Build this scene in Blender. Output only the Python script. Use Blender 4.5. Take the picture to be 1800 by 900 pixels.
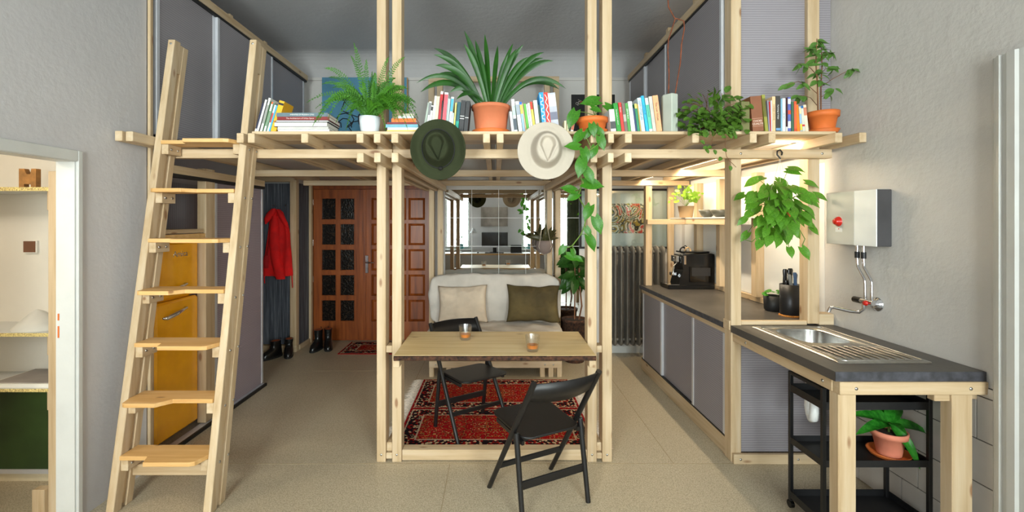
import bpy, bmesh, math, random
from mathutils import Vector, Matrix, noise
random.seed(7)
for o in list(bpy.data.objects): bpy.data.objects.remove(o)
sc = bpy.context.scene
COL = sc.collection
pi = math.pi

# ------------------------------------------------------------------ camera
cd = bpy.data.cameras.new('camera'); cam = bpy.data.objects.new('camera', cd); COL.objects.link(cam)
cd.sensor_width = 36.0; cd.lens = 16.0
cd.shift_x = 29/1800; cd.shift_y = -62/1800
cd.clip_start = 0.02
cam.location = (0, 0, 1.65); cam.rotation_euler = (pi/2, 0, 0)
sc.camera = cam

# ------------------------------------------------------------------ world, window daylight, exposure
wd = bpy.data.worlds.new('sky'); sc.world = wd; wd.use_nodes = True
bg = wd.node_tree.nodes['Background']; bg.inputs[0].default_value = (0.93, 0.96, 1.0, 1); bg.inputs[1].default_value = 1.6
sc.view_settings.view_transform = 'Standard'; sc.view_settings.look = 'None'
sc.view_settings.exposure = 0.0; sc.view_settings.gamma = 1.0; sc.view_settings.use_curve_mapping = False

def area(name, loc, rot, sx, sy, power, col=(1, 1, 1), spread=pi):
    l = bpy.data.lights.new(name, 'AREA'); l.shape = 'RECTANGLE'; l.size = sx; l.size_y = sy
    l.energy = power; l.color = col; l.spread = spread
    o = bpy.data.objects.new(name, l); COL.objects.link(o); o.location = loc; o.rotation_euler = rot
    return o
YW = -1.40                       # the window wall behind the camera
WIN = ((-2.10, -0.72), (0.74, 2.14)); WZ0, WZ1 = 0.86, 2.95
WIN_POWER = 345
for i, (a, b) in enumerate(WIN):
    area('window_daylight', ((a+b)/2, YW-0.26, (WZ0+WZ1)/2), (pi/2, 0, 0), b-a, WZ1-WZ0, WIN_POWER, (1.0, 0.985, 0.965))

# ------------------------------------------------------------------ materials
def lin(c):
    return tuple(((v/255)/12.92 if v/255 <= 0.04045 else ((v/255+0.055)/1.055)**2.4) for v in c)
MATS = {}
class NT:
    def __init__(s, name):
        m = bpy.data.materials.new(name); m.use_nodes = True; s.m = m; s.t = m.node_tree; s.n = s.t.nodes; s.l = s.t.links
        s.b = s.n['Principled BSDF']; s.out = s.n['Material Output']; MATS[name] = m
    def add(s, typ, **kw):
        nd = s.n.new(typ)
        for k, v in kw.items(): setattr(nd, k, v)
        return nd
    def link(s, a, b): s.l.new(a, b)
    def math(s, op, a, b=None):
        nd = s.add('ShaderNodeMath', operation=op)
        for i, v in enumerate((a, b)):
            if v is None: continue
            if isinstance(v, (int, float)): nd.inputs[i].default_value = v
            else: s.link(v, nd.inputs[i])
        return nd.outputs[0]
    def ramp(s, fac, stops, interp='LINEAR'):
        r = s.add('ShaderNodeValToRGB'); r.color_ramp.interpolation = interp
        el = r.color_ramp.elements
        while len(el) < len(stops): el.new(0.5)
        for e, (p, c) in zip(el, stops): e.position = p; e.color = (*lin(c), 1)
        s.link(fac, r.inputs[0]); return r.outputs[0]
    def coord(s, kind='Object', scale=(1, 1, 1), rnd=0.0):
        tc = s.add('ShaderNodeTexCoord'); v = tc.outputs[kind]
        if rnd:
            oi = s.add('ShaderNodeObjectInfo'); m1 = s.math('MULTIPLY', oi.outputs['Random'], rnd)
            cx = s.add('ShaderNodeCombineXYZ')
            for i in range(3): s.link(m1, cx.inputs[i])
            va = s.add('ShaderNodeVectorMath', operation='ADD'); s.link(v, va.inputs[0]); s.link(cx.outputs[0], va.inputs[1]); v = va.outputs[0]
        mp = s.add('ShaderNodeMapping'); mp.inputs['Scale'].default_value = scale; s.link(v, mp.inputs[0])
        return mp.outputs[0]
    def noise(s, vec, scale, detail=3, rough=0.5):
        nz = s.add('ShaderNodeTexNoise'); nz.inputs['Scale'].default_value = scale; nz.inputs['Detail'].default_value = detail
        nz.inputs['Roughness'].default_value = rough
        s.link(vec, nz.inputs['Vector']); return nz.outputs['Fac']
    def mix(s, fac, a, b, mode='MIX'):
        mx = s.add('ShaderNodeMix', data_type='RGBA', blend_type=mode)
        for i, v in ((0, fac), (6, a), (7, b)):
            if isinstance(v, (int, float)): mx.inputs[i].default_value = v
            elif isinstance(v, tuple): mx.inputs[i].default_value = (*lin(v), 1)
            else: s.link(v, mx.inputs[i])
        return mx.outputs[2]
    def bump(s, h, strength, dist=0.01):
        bp = s.add('ShaderNodeBump'); bp.inputs['Strength'].default_value = strength; bp.inputs['Distance'].default_value = dist
        s.link(h, bp.inputs['Height']); s.link(bp.outputs[0], s.b.inputs['Normal'])
    def set(s, **kw):
        for k, v in kw.items():
            i = s.b.inputs[k.replace('_', ' ')]
            if isinstance(v, tuple): v = (*lin(v), 1)
            i.default_value = v

def flat(name, col, rough=0.5, metal=0.0, var=0.06, scale=6.0, bump=0.0, bscale=60.0, coat=0.0, spec=0.5):
    s = NT(name); v = s.coord(rnd=5.0)
    n = s.noise(v, scale, 3)
    d = tuple(max(0, min(255, c*(1-var))) for c in col); u = tuple(max(0, min(255, c*(1+var))) for c in col)
    s.link(s.ramp(n, [(0.3, d), (0.7, u)]), s.b.inputs['Base Color'])
    s.set(Roughness=rough, Metallic=metal); s.b.inputs['Coat Weight'].default_value = coat
    s.b.inputs['Specular IOR Level'].default_value = spec
    if bump: s.bump(s.noise(v, bscale, 2), bump)
    return s.m

def wood(name, axis, cols, rough=0.55, knots=True, knotcol=(128, 78, 40)):
    s = NT(name)
    sc_ = [22, 22, 22]; sc_[axis] = 1.3
    v = s.coord(scale=tuple(sc_), rnd=13.0)
    n = s.noise(v, 1.0, 4, 0.62)
    c = s.ramp(n, [(0.30, cols[0]), (0.50, cols[1]), (0.72, cols[2])])
    sv = s.coord(rnd=9.0); big = s.noise(sv, 1.1, 1)
    c = s.mix(s.math('MULTIPLY', big, 0.35), c, cols[0], 'MULTIPLY')
    if knots:
        k_ = [9, 9, 9]; k_[axis] = 3.2
        vk = s.coord(scale=tuple(k_), rnd=21.0)
        vo = s.add('ShaderNodeTexVoronoi'); vo.inputs['Scale'].default_value = 1.0; s.link(vk, vo.inputs['Vector'])
        kd = s.math('ADD', vo.outputs['Distance'], s.math('MULTIPLY', n, 0.06))
        km = s.ramp(kd, [(0.10, (255, 255, 255)), (0.165, (0, 0, 0))])
        c = s.mix(s.math('MULTIPLY', km, 0.75), c, knotcol)
    s.link(c, s.b.inputs['Base Color']); s.set(Roughness=rough)
    s.bump(n, 0.08, 0.004)
    return s.m
PINE = ((190, 162, 124), (208, 184, 149), (218, 199, 170))
wood('pine_x', 0, PINE); wood('pine_y', 1, PINE); wood('pine_z', 2, PINE)
wood('tread_pine', 0, ((208, 158, 92), (224, 180, 116), (234, 196, 140)))
wood('table_pine', 0, ((206, 176, 122), (224, 197, 145), (233, 210, 165)))
wood('door_wood', 2, ((118, 56, 20), (156, 80, 30), (178, 98, 42)), 0.35, False)
wood('oak_edge', 0, ((170, 126, 74), (190, 148, 92), (204, 164, 108)))
PX, PY, PZ = MATS['pine_x'], MATS['pine_y'], MATS['pine_z']

def plaster(name, col, b=0.25):
    s = NT(name); v = s.coord()
    n = s.noise(v, 1.2, 5, 0.6); n2 = s.noise(v, 22, 5, 0.65)
    s.link(s.ramp(n, [(0.3, tuple(c*0.955 for c in col)), (0.7, col)]), s.b.inputs['Base Color'])
    s.set(Roughness=0.75); s.bump(n2, b, 0.01); return s.m
plaster('wall_plaster', (208, 205, 206)); plaster('wall_plaster_warm', (212, 208, 203), 0.4); plaster('ceiling_plaster', (192, 190, 190), 0.5)
plaster('white_room', (236, 231, 220), 0.1)
flat('white_paint', (208, 208, 204), 0.4, var=0.02, bump=0.1, bscale=30)

s = NT('floor_screed'); v = s.coord()
n1 = s.noise(v, 140, 2, 0.7); n2 = s.noise(v, 1.1, 3)
c = s.ramp(n1, [(0.34, (158, 145, 121)), (0.5, (189, 176, 151)), (0.66, (208, 196, 173))])
c = s.mix(s.math('MULTIPLY', n2, 0.4), c, (196, 180, 150), 'MULTIPLY')
s.link(c, s.b.inputs['Base Color']); s.set(Roughness=0.42); s.bump(n1, 0.05, 0.003)

def polycarb(name, col, axis, trans=0.28, freq=62.0):
    s = NT(name); v = s.coord()
    sx = s.add('ShaderNodeSeparateXYZ'); s.link(v, sx.inputs[0])
    w = s.math('SINE', s.math('MULTIPLY', sx.outputs[axis], freq*2*pi))
    h = s.math('MULTIPLY', s.math('ADD', w, 1.0), 0.5)
    s.link(s.ramp(h, [(0.0, tuple(c*0.86 for c in col)), (0.45, col), (1.0, tuple(min(255, c*1.05) for c in col))]), s.b.inputs['Base Color'])
    s.set(Roughness=0.3); s.bump(h, 0.25, 0.004)
    tl = s.add('ShaderNodeBsdfTranslucent'); tl.inputs[0].default_value = (*lin(col), 1)
    tp = s.add('ShaderNodeBsdfTransparent'); tp.inputs[0].default_value = (0.8, 0.8, 0.82, 1)
    m1 = s.add('ShaderNodeMixShader'); m1.inputs[0].default_value = 0.3; s.link(s.b.outputs[0], m1.inputs[1]); s.link(tl.outputs[0], m1.inputs[2])
    m2 = s.add('ShaderNodeMixShader'); m2.inputs[0].default_value = trans; s.link(m1.outputs[0], m2.inputs[1]); s.link(tp.outputs[0], m2.inputs[2])
    s.link(m2.outputs[0], s.out.inputs[0]); return s.m
polycarb('ribbed_sheet', (196, 190, 196), 2); polycarb('ribbed_sheet_vertical', (190, 184, 184), 1, 0.05, 40)
polycarb('smoke_sheet', (182, 176, 180), 2, 0.12); polycarb('deck_sheet', (200, 194, 190), 1, 0.15, 40)
polycarb('mauve_sheet', (186, 172, 180), 2, 0.06)
flat('aluminium', (214, 215, 220), 0.35, 0.35, 0.02)
flat('track_black', (24, 24, 25), 0.5)
flat('chair_black', (22, 20, 20), 0.42, var=0.1, scale=12)
flat('cart_black', (24, 24, 26), 0.45)
flat('terracotta', (206, 118, 78), 0.7, var=0.06, bump=0.1); flat('terracotta_deep', (206, 106, 44), 0.62, var=0.08); flat('terracotta_pink', (226, 140, 112), 0.7)
flat('soil', (48, 34, 24), 0.95, var=0.4, scale=60, bump=0.8, bscale=80)
flat('white_ceramic', (222, 228, 232), 0.25, var=0.03)
flat('ceramic_grey', (204, 200, 190), 0.6, var=0.04)
flat('black_ceramic', (22, 22, 23), 0.55)
flat('stem_green', (92, 120, 44), 0.6); flat('stem_brown', (112, 74, 48), 0.8, var=0.2)
flat('chrome', (225, 225, 228), 0.12, 1.0, 0.02); flat('steel', (186, 184, 180), 0.28, 1.0, 0.05, 40)
flat('fridge_yellow', (250, 172, 14), 0.25, var=0.03, coat=0.5)
flat('floor_seam', (160, 142, 112), 0.7); flat('dark_void', (38, 34, 32), 0.8)
flat('black_plastic', (16, 16, 17), 0.22); flat('black_glass', (10, 9, 9), 0.08)
flat('dark_metal', (54, 54, 56), 0.4, 0.7)
flat('knob_red', (196, 34, 22), 0.3); flat('boiler_grey', (206, 204, 196), 0.4, var=0.02); flat('boiler_white', (246, 247, 246), 0.35, var=0.01); flat('boiler_side', (66, 64, 66), 0.6, var=0.1)
flat('chipboard', (222, 178, 116), 0.8, var=0.32, scale=160, bump=0.3, bscale=160)
flat('green_board', (44, 66, 28), 0.6, var=0.3, scale=2.5)
flat('cardboard', (168, 118, 62), 0.8, var=0.18, scale=18)
flat('brown_card', (120, 80, 56), 0.8); flat('paper', (236, 232, 222), 0.8, var=0.03); flat('paper_cream', (226, 214, 184), 0.8, var=0.04)
flat('grey_print', (150, 140, 132), 0.5, var=0.2, scale=3)
flat('red_wool', (216, 14, 14), 0.85, var=0.12, bump=0.2, bscale=180); flat('red_wool_dark', (166, 8, 10), 0.85)
flat('boot_leather', (20, 19, 19), 0.28, var=0.2, scale=20, bump=0.15, bscale=50); flat('boot_sole', (28, 27, 26), 0.7); flat('boot_lining', (168, 84, 40), 0.8)
flat('felt_green', (47, 52, 32), 0.9, var=0.08, bump=0.15, bscale=200, spec=0.2); flat('felt_cream', (182, 171, 156), 0.9, var=0.03, bump=0.12, bscale=200, spec=0.2); flat('cord_black', (18, 18, 16), 0.7)
flat('sofa_linen', (214, 206, 196), 0.92, var=0.04, bump=0.25, bscale=240, spec=0.2); flat('pillow_beige', (216, 198, 176), 0.92, var=0.05, bump=0.2, bscale=220, spec=0.2)
flat('olive_velvet', (84, 72, 44), 0.75, var=0.25, scale=3.5, bump=0.2, bscale=200, spec=0.3)
flat('fringe', (200, 186, 170), 0.95, var=0.15, scale=60)
flat('laminate_dark', (74, 70, 66), 0.42, var=0.16, scale=3.0, bump=0.08, bscale=40)
flat('laminate_edge', (62, 62, 68), 0.5, var=0.25, scale=26)
flat('bark', (62, 38, 24), 0.9, var=0.5, scale=40, bump=1.0, bscale=70)
flat('radiator_grey', (118, 114, 107), 0.42, 0.25, var=0.08)
flat('tile_white', (206, 200, 194), 0.35, var=0.03, scale=4); flat('tile_joint', (58, 52, 48), 0.9)
flat('cord_brown', (112, 56, 28), 0.7, var=0.25, scale=30)
flat('slab_green', (170, 176, 164), 0.7, var=0.05)
flat('blue_canvas', (84, 136, 164), 0.8, var=0.08, scale=4)
flat('poster_black', (22, 20, 20), 0.7); flat('poster_ink', (214, 206, 196), 0.8); flat('poster_red', (196, 84, 60), 0.8)
flat('cork', (196, 128, 56), 0.9, var=0.2, scale=80)
flat('knife_grey', (132, 136, 138), 0.45); flat('knife_blue', (58, 88, 130), 0.45)
flat('clay_pot', (176, 146, 108), 0.75); flat('bowl_dark', (70, 70, 62), 0.35)
flat('teal_pot', (72, 132, 134), 0.4); flat('olive_curtain', (86, 90, 64), 0.9, var=0.1); flat('desk_white', (236, 236, 234), 0.3, var=0.01)
flat('screen_dark', (26, 24, 24), 0.2); flat('white_plastic', (232, 232, 230), 0.35, var=0.01); flat('lamp_steel', (190, 192, 194), 0.3, 0.9)
flat('picture_mat', (206, 200, 192), 0.5, var=0.02); flat('rope_cream', (206, 196, 176), 0.9, var=0.1); flat('planter_mauve', (134, 118, 112), 0.8)
flat('grey_panel_back', (120, 118, 118), 0.7)
s = NT('coat_panel'); v = s.coord(scale=(55, 55, 1.6)); n = s.noise(v, 1.0, 4, 0.7)
s.link(s.ramp(n, [(0.3, (44, 48, 54)), (0.52, (82, 88, 98)), (0.75, (136, 142, 152))]), s.b.inputs['Base Color']); s.set(Roughness=0.6)
s = NT('mirror_glass'); v = s.coord(); s.set(Base_Color=(236, 240, 240), Metallic=1.0)
s.link(s.math('MULTIPLY', s.noise(v, 3, 2), 0.02), s.b.inputs['Roughness'])
def glassy(name, tint, gl=0.12, rough=0.02, fk=0.8):
    s = NT(name); v = s.coord(); n = s.noise(v, 4, 2)
    tp = s.add('ShaderNodeBsdfTransparent'); s.link(s.ramp(n, [(0.2, tint), (0.8, tuple(min(255, c+3) for c in tint))]), tp.inputs[0])
    g = s.add('ShaderNodeBsdfGlossy'); g.inputs['Roughness'].default_value = rough
    lw = s.add('ShaderNodeFresnel'); lw.inputs[0].default_value = 1.5
    m = s.add('ShaderNodeMixShader'); s.link(s.math('ADD', s.math('MULTIPLY', lw.outputs[0], fk), gl*0.3), m.inputs[0])
    s.link(tp.outputs[0], m.inputs[1]); s.link(g.outputs[0], m.inputs[2]); s.link(m.outputs[0], s.out.inputs[0]); return s.m
glassy('clear_glass', (238, 244, 244)); glassy('cut_glass', (254, 254, 254), 0.25, 0.12, 0.3); flat('whisky', (206, 116, 22), 0.1)
s = NT('door_glass'); v = s.coord(scale=(30, 30, 30)); vo = s.add('ShaderNodeTexVoronoi'); vo.inputs['Scale'].default_value = 1.6; s.link(v, vo.inputs['Vector'])
s.link(s.ramp(vo.outputs['Distance'], [(0.2, (14, 11, 10)), (0.62, (22, 17, 14)), (0.8, (52, 40, 30))]), s.b.inputs['Base Color']); s.set(Roughness=0.2); s.bump(vo.outputs['Distance'], 0.4, 0.006)

def leafmat(name, a, b, c=None, rough=0.38, sc_=8.0):
    s = NT(name); v = s.coord(rnd=11.0); n = s.noise(v, sc_, 4, 0.6)
    oi = s.add('ShaderNodeObjectInfo')
    stops = [(0.32, a), (0.62, b)]
    if c: stops = [(0.30, a), (0.56, b), (0.66, b), (0.72, c)]
    col = s.ramp(n, stops)
    col = s.mix(s.math('MULTIPLY', oi.outputs['Random'], 0.35), col, b)
    s.link(col, s.b.inputs['Base Color']); s.set(Roughness=rough)
    tl = s.add('ShaderNodeBsdfTranslucent'); s.link(col, tl.inputs[0])
    m = s.add('ShaderNodeMixShader'); m.inputs[0].default_value = 0.28; s.link(s.b.outputs[0], m.inputs[1]); s.link(tl.outputs[0], m.inputs[2]); s.link(m.outputs[0], s.out.inputs[0])
leafmat('leaf_clivia', (18, 58, 8), (38, 96, 16), rough=0.36); leafmat('leaf_fern', (40, 96, 14), (76, 138, 26), rough=0.6)
leafmat('leaf_pothos', (36, 96, 16), (68, 132, 28), (176, 196, 92), sc_=16); leafmat('leaf_ficus', (64, 110, 42), (100, 144, 62), (206, 214, 170), 0.42, 14)
leafmat('leaf_bush', (50, 88, 24), (92, 130, 40), rough=0.5); leafmat('leaf_dark', (24, 60, 18), (48, 92, 30)); leafmat('leaf_bright', (120, 170, 40), (160, 200, 66), rough=0.5)
leafmat('leaf_hang', (52, 108, 22), (96, 152, 42), (190, 206, 110), sc_=14); leafmat('leaf_small', (50, 116, 30), (84, 156, 48)); leafmat('leaf_brown', (60, 58, 34), (96, 92, 56)); leafmat('leaf_cart', (28, 100, 26), (58, 146, 44), rough=0.25)

def rugmat(name, w, d):
    s = NT(name); tc = s.add('ShaderNodeTexCoord'); sx = s.add('ShaderNodeSeparateXYZ'); s.link(tc.outputs['Generated'], sx.inputs[0])
    def edge(o, L): return s.math('MULTIPLY', s.math('SUBTRACT', 0.5, s.math('ABSOLUTE', s.math('SUBTRACT', o, 0.5))), L)
    e = s.math('MINIMUM', edge(sx.outputs[0], w), edge(sx.outputs[1], d))
    def mir(o, L): return s.math('MULTIPLY', s.math('ABSOLUTE', s.math('SUBTRACT', o, 0.5)), L)
    cx = s.add('ShaderNodeCombineXYZ'); s.link(mir(sx.outputs[0], w), cx.inputs[0]); s.link(mir(sx.outputs[1], d), cx.inputs[1])
    def vor(scale, feat='F1'):
        vo = s.add('ShaderNodeTexVoronoi'); vo.feature = feat; vo.inputs['Scale'].default_value = scale; s.link(cx.outputs[0], vo.inputs['Vector']); return vo
    v1 = vor(22); v2 = vor(60)
    nz = s.noise(cx.outputs[0], 34, 3, 0.6)
    hue = s.add('ShaderNodeSeparateColor'); s.link(v2.outputs['Color'], hue.inputs[0])
    base = s.ramp(s.math('ADD', v1.outputs['Distance'], s.math('MULTIPLY', s.math('SUBTRACT', nz, 0.5), 0.5)),
                  [(0.08, (206, 172, 112)), (0.13, (40, 22, 26)), (0.18, (188, 70, 30)), (0.24, (158, 16, 20)), (0.54, (146, 10, 16)), (0.61, (190, 134, 72)), (0.65, (40, 18, 24)), (0.76, (150, 12, 18))])
    fl = s.ramp(hue.outputs[0], [(0.0, (24, 20, 32)), (0.32, (206, 112, 34)), (0.44, (140, 10, 16)), (0.72, (216, 192, 148)), (0.86, (104, 20, 20))], 'CONSTANT')
    fm = s.ramp(v2.outputs['Distance'], [(0.20, (255, 255, 255)), (0.34, (0, 0, 0))])
    field = s.mix(s.math('MULTIPLY', fm, 0.85), base, fl)
    bb = s.ramp(hue.outputs[1], [(0.0, (26, 18, 24)), (0.4, (150, 22, 22)), (0.62, (206, 178, 140)), (0.8, (40, 22, 28))], 'CONSTANT')
    inb = s.math('LESS_THAN', e, 0.13); c = s.mix(inb, field, bb)
    ln = s.math('LESS_THAN', s.math('ABSOLUTE', s.math('SUBTRACT', e, 0.135)), 0.006); c = s.mix(ln, c, (188, 164, 140))
    ln2 = s.math('LESS_THAN', s.math('ABSOLUTE', s.math('SUBTRACT', e, 0.026)), 0.005); c = s.mix(ln2, c, (188, 164, 140))
    ed = s.math('LESS_THAN', e, 0.012); c = s.mix(ed, c, (150, 14, 20))
    s.link(c, s.b.inputs['Base Color']); s.set(Roughness=0.95); s.b.inputs['Specular IOR Level'].default_value = 0.1; s.bump(v2.outputs['Distance'], 0.3, 0.01)
rugmat('rug_far', 1.48, 0.74); rugmat('rug_near', 1.48, 0.70); rugmat('rug_door', 0.8, 0.5)
s = NT('abstract_art'); v = s.coord(scale=(1.5, 1.5, 1.5)); n0 = s.noise(v, 1.4, 4, 0.6)
nz = s.add('ShaderNodeTexNoise'); nz.inputs['Scale'].default_value = 2.4; nz.inputs['Detail'].default_value = 5; nz.inputs['Distortion'].default_value = 3.2; s.link(v, nz.inputs['Vector'])
s.link(s.ramp(nz.outputs['Fac'], [(0.28, (28, 22, 20)), (0.36, (212, 60, 28)), (0.43, (226, 206, 180)), (0.48, (30, 26, 24)), (0.53, (176, 138, 40)), (0.58, (226, 216, 200)), (0.63, (64, 84, 60)), (0.72, (206, 50, 26))], 'CONSTANT'), s.b.inputs['Base Color']); s.set(Roughness=0.3)
def emit(name, col, st):
    s = NT(name); v = s.coord(); n = s.noise(v, 2, 1); e = s.add('ShaderNodeEmission'); e.inputs[1].default_value = st
    s.link(s.ramp(n, [(0.2, col), (0.8, tuple(min(255, c+4) for c in col))]), e.inputs[0]); s.link(e.outputs[0], s.out.inputs[0])
emit('led_glow', (255, 222, 168), 22.0); emit('added_lamp_glow', (255, 236, 206), 14.0)

# ------------------------------------------------------------------ helpers
ROOT = {}                                    # object name -> world position of its root
def W(px, py, Y): return Vector(((px-871)*Y/800, Y, 1.65-(py-388)*Y/800))
def mt(m): return MATS[m] if isinstance(m, str) else m
def tag(o, label, cat, group=None):
    o['label'] = label; o['category'] = cat
    if group: o['group'] = group
    return o
def thing(name, label, cat, loc=(0, 0, 0), rz=0.0, group=None):
    o = bpy.data.objects.new(name, None); COL.objects.link(o); o.empty_display_size = 0.05
    o.location = loc; o.rotation_euler = (0, 0, rz); ROOT[o.name] = Vector(loc)
    return tag(o, label, cat, group)
class MB:
    def __init__(s): s.v = []; s.f = []; s.sm = []
    def raw(s, vs, fs, smooth=False):
        b = len(s.v); s.v += [Vector(p) for p in vs]; s.f += [tuple(i+b for i in f) for f in fs]; s.sm += [smooth]*len(fs); return s
    def hexa(s, p, smooth=False):            # p: 4 bottom (ccw), 4 top
        return s.raw(p, [(3, 2, 1, 0), (4, 5, 6, 7), (0, 1, 5, 4), (1, 2, 6, 5), (2, 3, 7, 6), (3, 0, 4, 7)], smooth)
    def box(s, x0, x1, y0, y1, z0, z1):
        return s.hexa([(x0, y0, z0), (x1, y0, z0), (x1, y1, z0), (x0, y1, z0), (x0, y0, z1), (x1, y0, z1), (x1, y1, z1), (x0, y1, z1)])
    def bar(s, a, b, w, h, up=(0, 0, 1)):    # a box from a to b, w wide, h high
        a = Vector(a); b = Vector(b); d = (b-a).normalized(); r = d.cross(Vector(up)).normalized(); u = r.cross(d)
        q = lambda p: [p-r*w/2-u*h/2, p+r*w/2-u*h/2, p+r*w/2+u*h/2, p-r*w/2+u*h/2]
        A, B = q(a), q(b); return s.hexa([A[0], A[1], B[1], B[0], A[3], A[2], B[2], B[3]])
    def prism(s, poly, z0, z1, plane='xy'):
        n = len(poly)
        def P(a, b, c): return {'xy': (a, b, c), 'xz': (a, c, b), 'yz': (c, a, b)}[plane]
        vs = [P(a, b, z0) for a, b in poly]+[P(a, b, z1) for a, b in poly]
        fs = [tuple(range(n-1, -1, -1)), tuple(range(n, 2*n))]+[(i, (i+1) % n, n+(i+1) % n, n+i) for i in range(n)]
        return s.raw(vs, fs)
    def tube(s, pts, r, n=8, smooth=True, closed=False):
        pts = [Vector(p) for p in pts]; k = len(pts); rs = r if isinstance(r, (list, tuple)) else [r]*k
        ring = []; prev = None
        for i in range(k):
            a = pts[(i-1) % k] if (closed or i > 0) else pts[i]; b = pts[(i+1) % k] if (closed or i < k-1) else pts[i]
            t = (b-a).normalized()
            if prev is None:
                prev = t.orthogonal().normalized()
            u = (prev-t*prev.dot(t))
            u = u.normalized() if u.length > 1e-6 else t.orthogonal().normalized()
            prev = u; w = t.cross(u)
            ring.append([pts[i]+(u*math.cos(2*pi*j/n)+w*math.sin(2*pi*j/n))*rs[i] for j in range(n)])
        vs = [p for rg in ring for p in rg]; fs = []
        for i in range(k if closed else k-1):
            i2 = (i+1) % k
            for j in range(n): fs.append((i*n+j, i*n+(j+1) % n, i2*n+(j+1) % n, i2*n+j))
        s.raw(vs, fs, smooth)
        if not closed: s.raw(vs[:n], [tuple(range(n-1, -1, -1))]); s.raw(vs[-n:], [tuple(range(n))])
        return s
    def lathe(s, prof, c=(0, 0, 0), n=28, axis='z', sx=1.0, sy=1.0, smooth=True):
        c = Vector(c); vs = []; k = len(prof)
        for r, z in prof:
            for j in range(n):
                a = 2*pi*j/n; x, y = r*math.cos(a)*sx, r*math.sin(a)*sy
                vs.append(c+Vector({'z': (x, y, z), 'y': (x, -z, y), 'x': (-z, x, y)}[axis]))
        fs = [(i*n+j, i*n+(j+1) % n, (i+1)*n+(j+1) % n, (i+1)*n+j) for i in range(k-1) for j in range(n)]
        s.raw(vs, fs, smooth)
        if prof[0][0] > 1e-5: s.raw(vs[:n], [tuple(range(n-1, -1, -1))])
        if prof[-1][0] > 1e-5: s.raw(vs[-n:], [tuple(range(n))])
        return s
    def loft(s, rings, smooth=True, cap=True):
        n = len(rings[0]); vs = [p for r in rings for p in r]
        s.raw(vs, [(i*n+j, i*n+(j+1) % n, (i+1)*n+(j+1) % n, (i+1)*n+j) for i in range(len(rings)-1) for j in range(n)], smooth)
        if cap: s.raw(rings[0], [tuple(range(n-1, -1, -1))], False); s.raw(rings[-1], [tuple(range(n))], False)
        return s
    def mesh(s, name, m, off=Vector((0, 0, 0)), bevel=0.0, weld=False):
        me = bpy.data.meshes.new(name); me.from_pydata([tuple(p-off) for p in s.v], [], s.f)
        me.polygons.foreach_set('use_smooth', s.sm)
        for q in (m if isinstance(m, (list, tuple)) else [m]): me.materials.append(mt(q))
        bm = bmesh.new(); bm.from_mesh(me)
        if weld: bmesh.ops.remove_doubles(bm, verts=bm.verts, dist=1e-5)
        bmesh.ops.recalc_face_normals(bm, faces=bm.faces)
        if bevel: bmesh.ops.bevel(bm, geom=list(bm.edges), offset=bevel, segments=1, affect='EDGES', profile=0.5, clamp_overlap=True)
        bm.to_mesh(me); bm.free(); me.update(); return me
    def build(s, name, m, parent=None, bevel=0.0, local=False, weld=False):
        if parent is not None:
            off = Vector((0, 0, 0)) if local else ROOT[parent.name]
            me = s.mesh(name, m, off, bevel, weld); o = bpy.data.objects.new(name, me); COL.objects.link(o); o.parent = parent
            ROOT[o.name] = ROOT[parent.name]
        else:
            xs = [p.x for p in s.v]; ys = [p.y for p in s.v]; zs = [p.z for p in s.v]
            off = Vector(((min(xs)+max(xs))/2, (min(ys)+max(ys))/2, min(zs)))
            me = s.mesh(name, m, off, bevel, weld); o = bpy.data.objects.new(name, me); COL.objects.link(o); o.location = off; ROOT[o.name] = off
        return o
def B(x0, x1, y0, y1, z0, z1): return MB().box(x0, x1, y0, y1, z0, z1)
def struct(o): o['kind'] = 'structure'; return o
def link_copy(me, name, parent, mat):        # a piece that shares mesh data, mat is world space
    o = bpy.data.objects.new(name, me); COL.objects.link(o); o.parent = parent
    o.matrix_basis = Matrix.Translation(-ROOT[parent.name]) @ mat
    ROOT[o.name] = ROOT[parent.name]; return o
def timber(parent, name, x0, x1, y0, y1, z0, z1, m=None, bevel=0.003):
    d = (x1-x0, y1-y0, z1-z0); ax = d.index(max(d))
    return B(x0, x1, y0, y1, z0, z1).build(name, m or (PX, PY, PZ)[ax], parent, bevel)
BOLT = MB().lathe([(0.0, 0.004), (0.006, 0.0035), (0.0085, 0.0), (0.0085, -0.006)], n=10, axis='y').mesh('bolt', 'steel')
def bolt(parent, x, y, z, face='-y'):
    R = {'-y': Matrix.Identity(4), '+x': Matrix.Rotation(pi/2, 4, 'Z'), '-x': Matrix.Rotation(-pi/2, 4, 'Z')}[face]
    return link_copy(BOLT, 'bolt', parent, Matrix.Translation((x, y, z)) @ R)
def text_mesh(txt, size, ext=0.0006):
    c = bpy.data.curves.new('lettering', 'FONT'); c.body = txt; c.size = size; c.extrude = ext; c.align_x = 'CENTER'; c.align_y = 'CENTER'
    o = bpy.data.objects.new('lettering', c); COL.objects.link(o)
    dg = bpy.context.evaluated_depsgraph_get(); me = bpy.data.meshes.new_from_object(o.evaluated_get(dg))
    bpy.data.objects.remove(o); bpy.data.curves.remove(c); return me
def lettering(txt, size, mat_, parent, world, name='lettering', ext=0.0006):
    me = text_mesh(txt, size, ext); me.materials.clear(); me.materials.append(mt(mat_)); return link_copy(me, name, parent, world)
FRONT = Matrix.Rotation(pi/2, 4, 'X')        # text in the xz plane, read from -y

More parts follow.
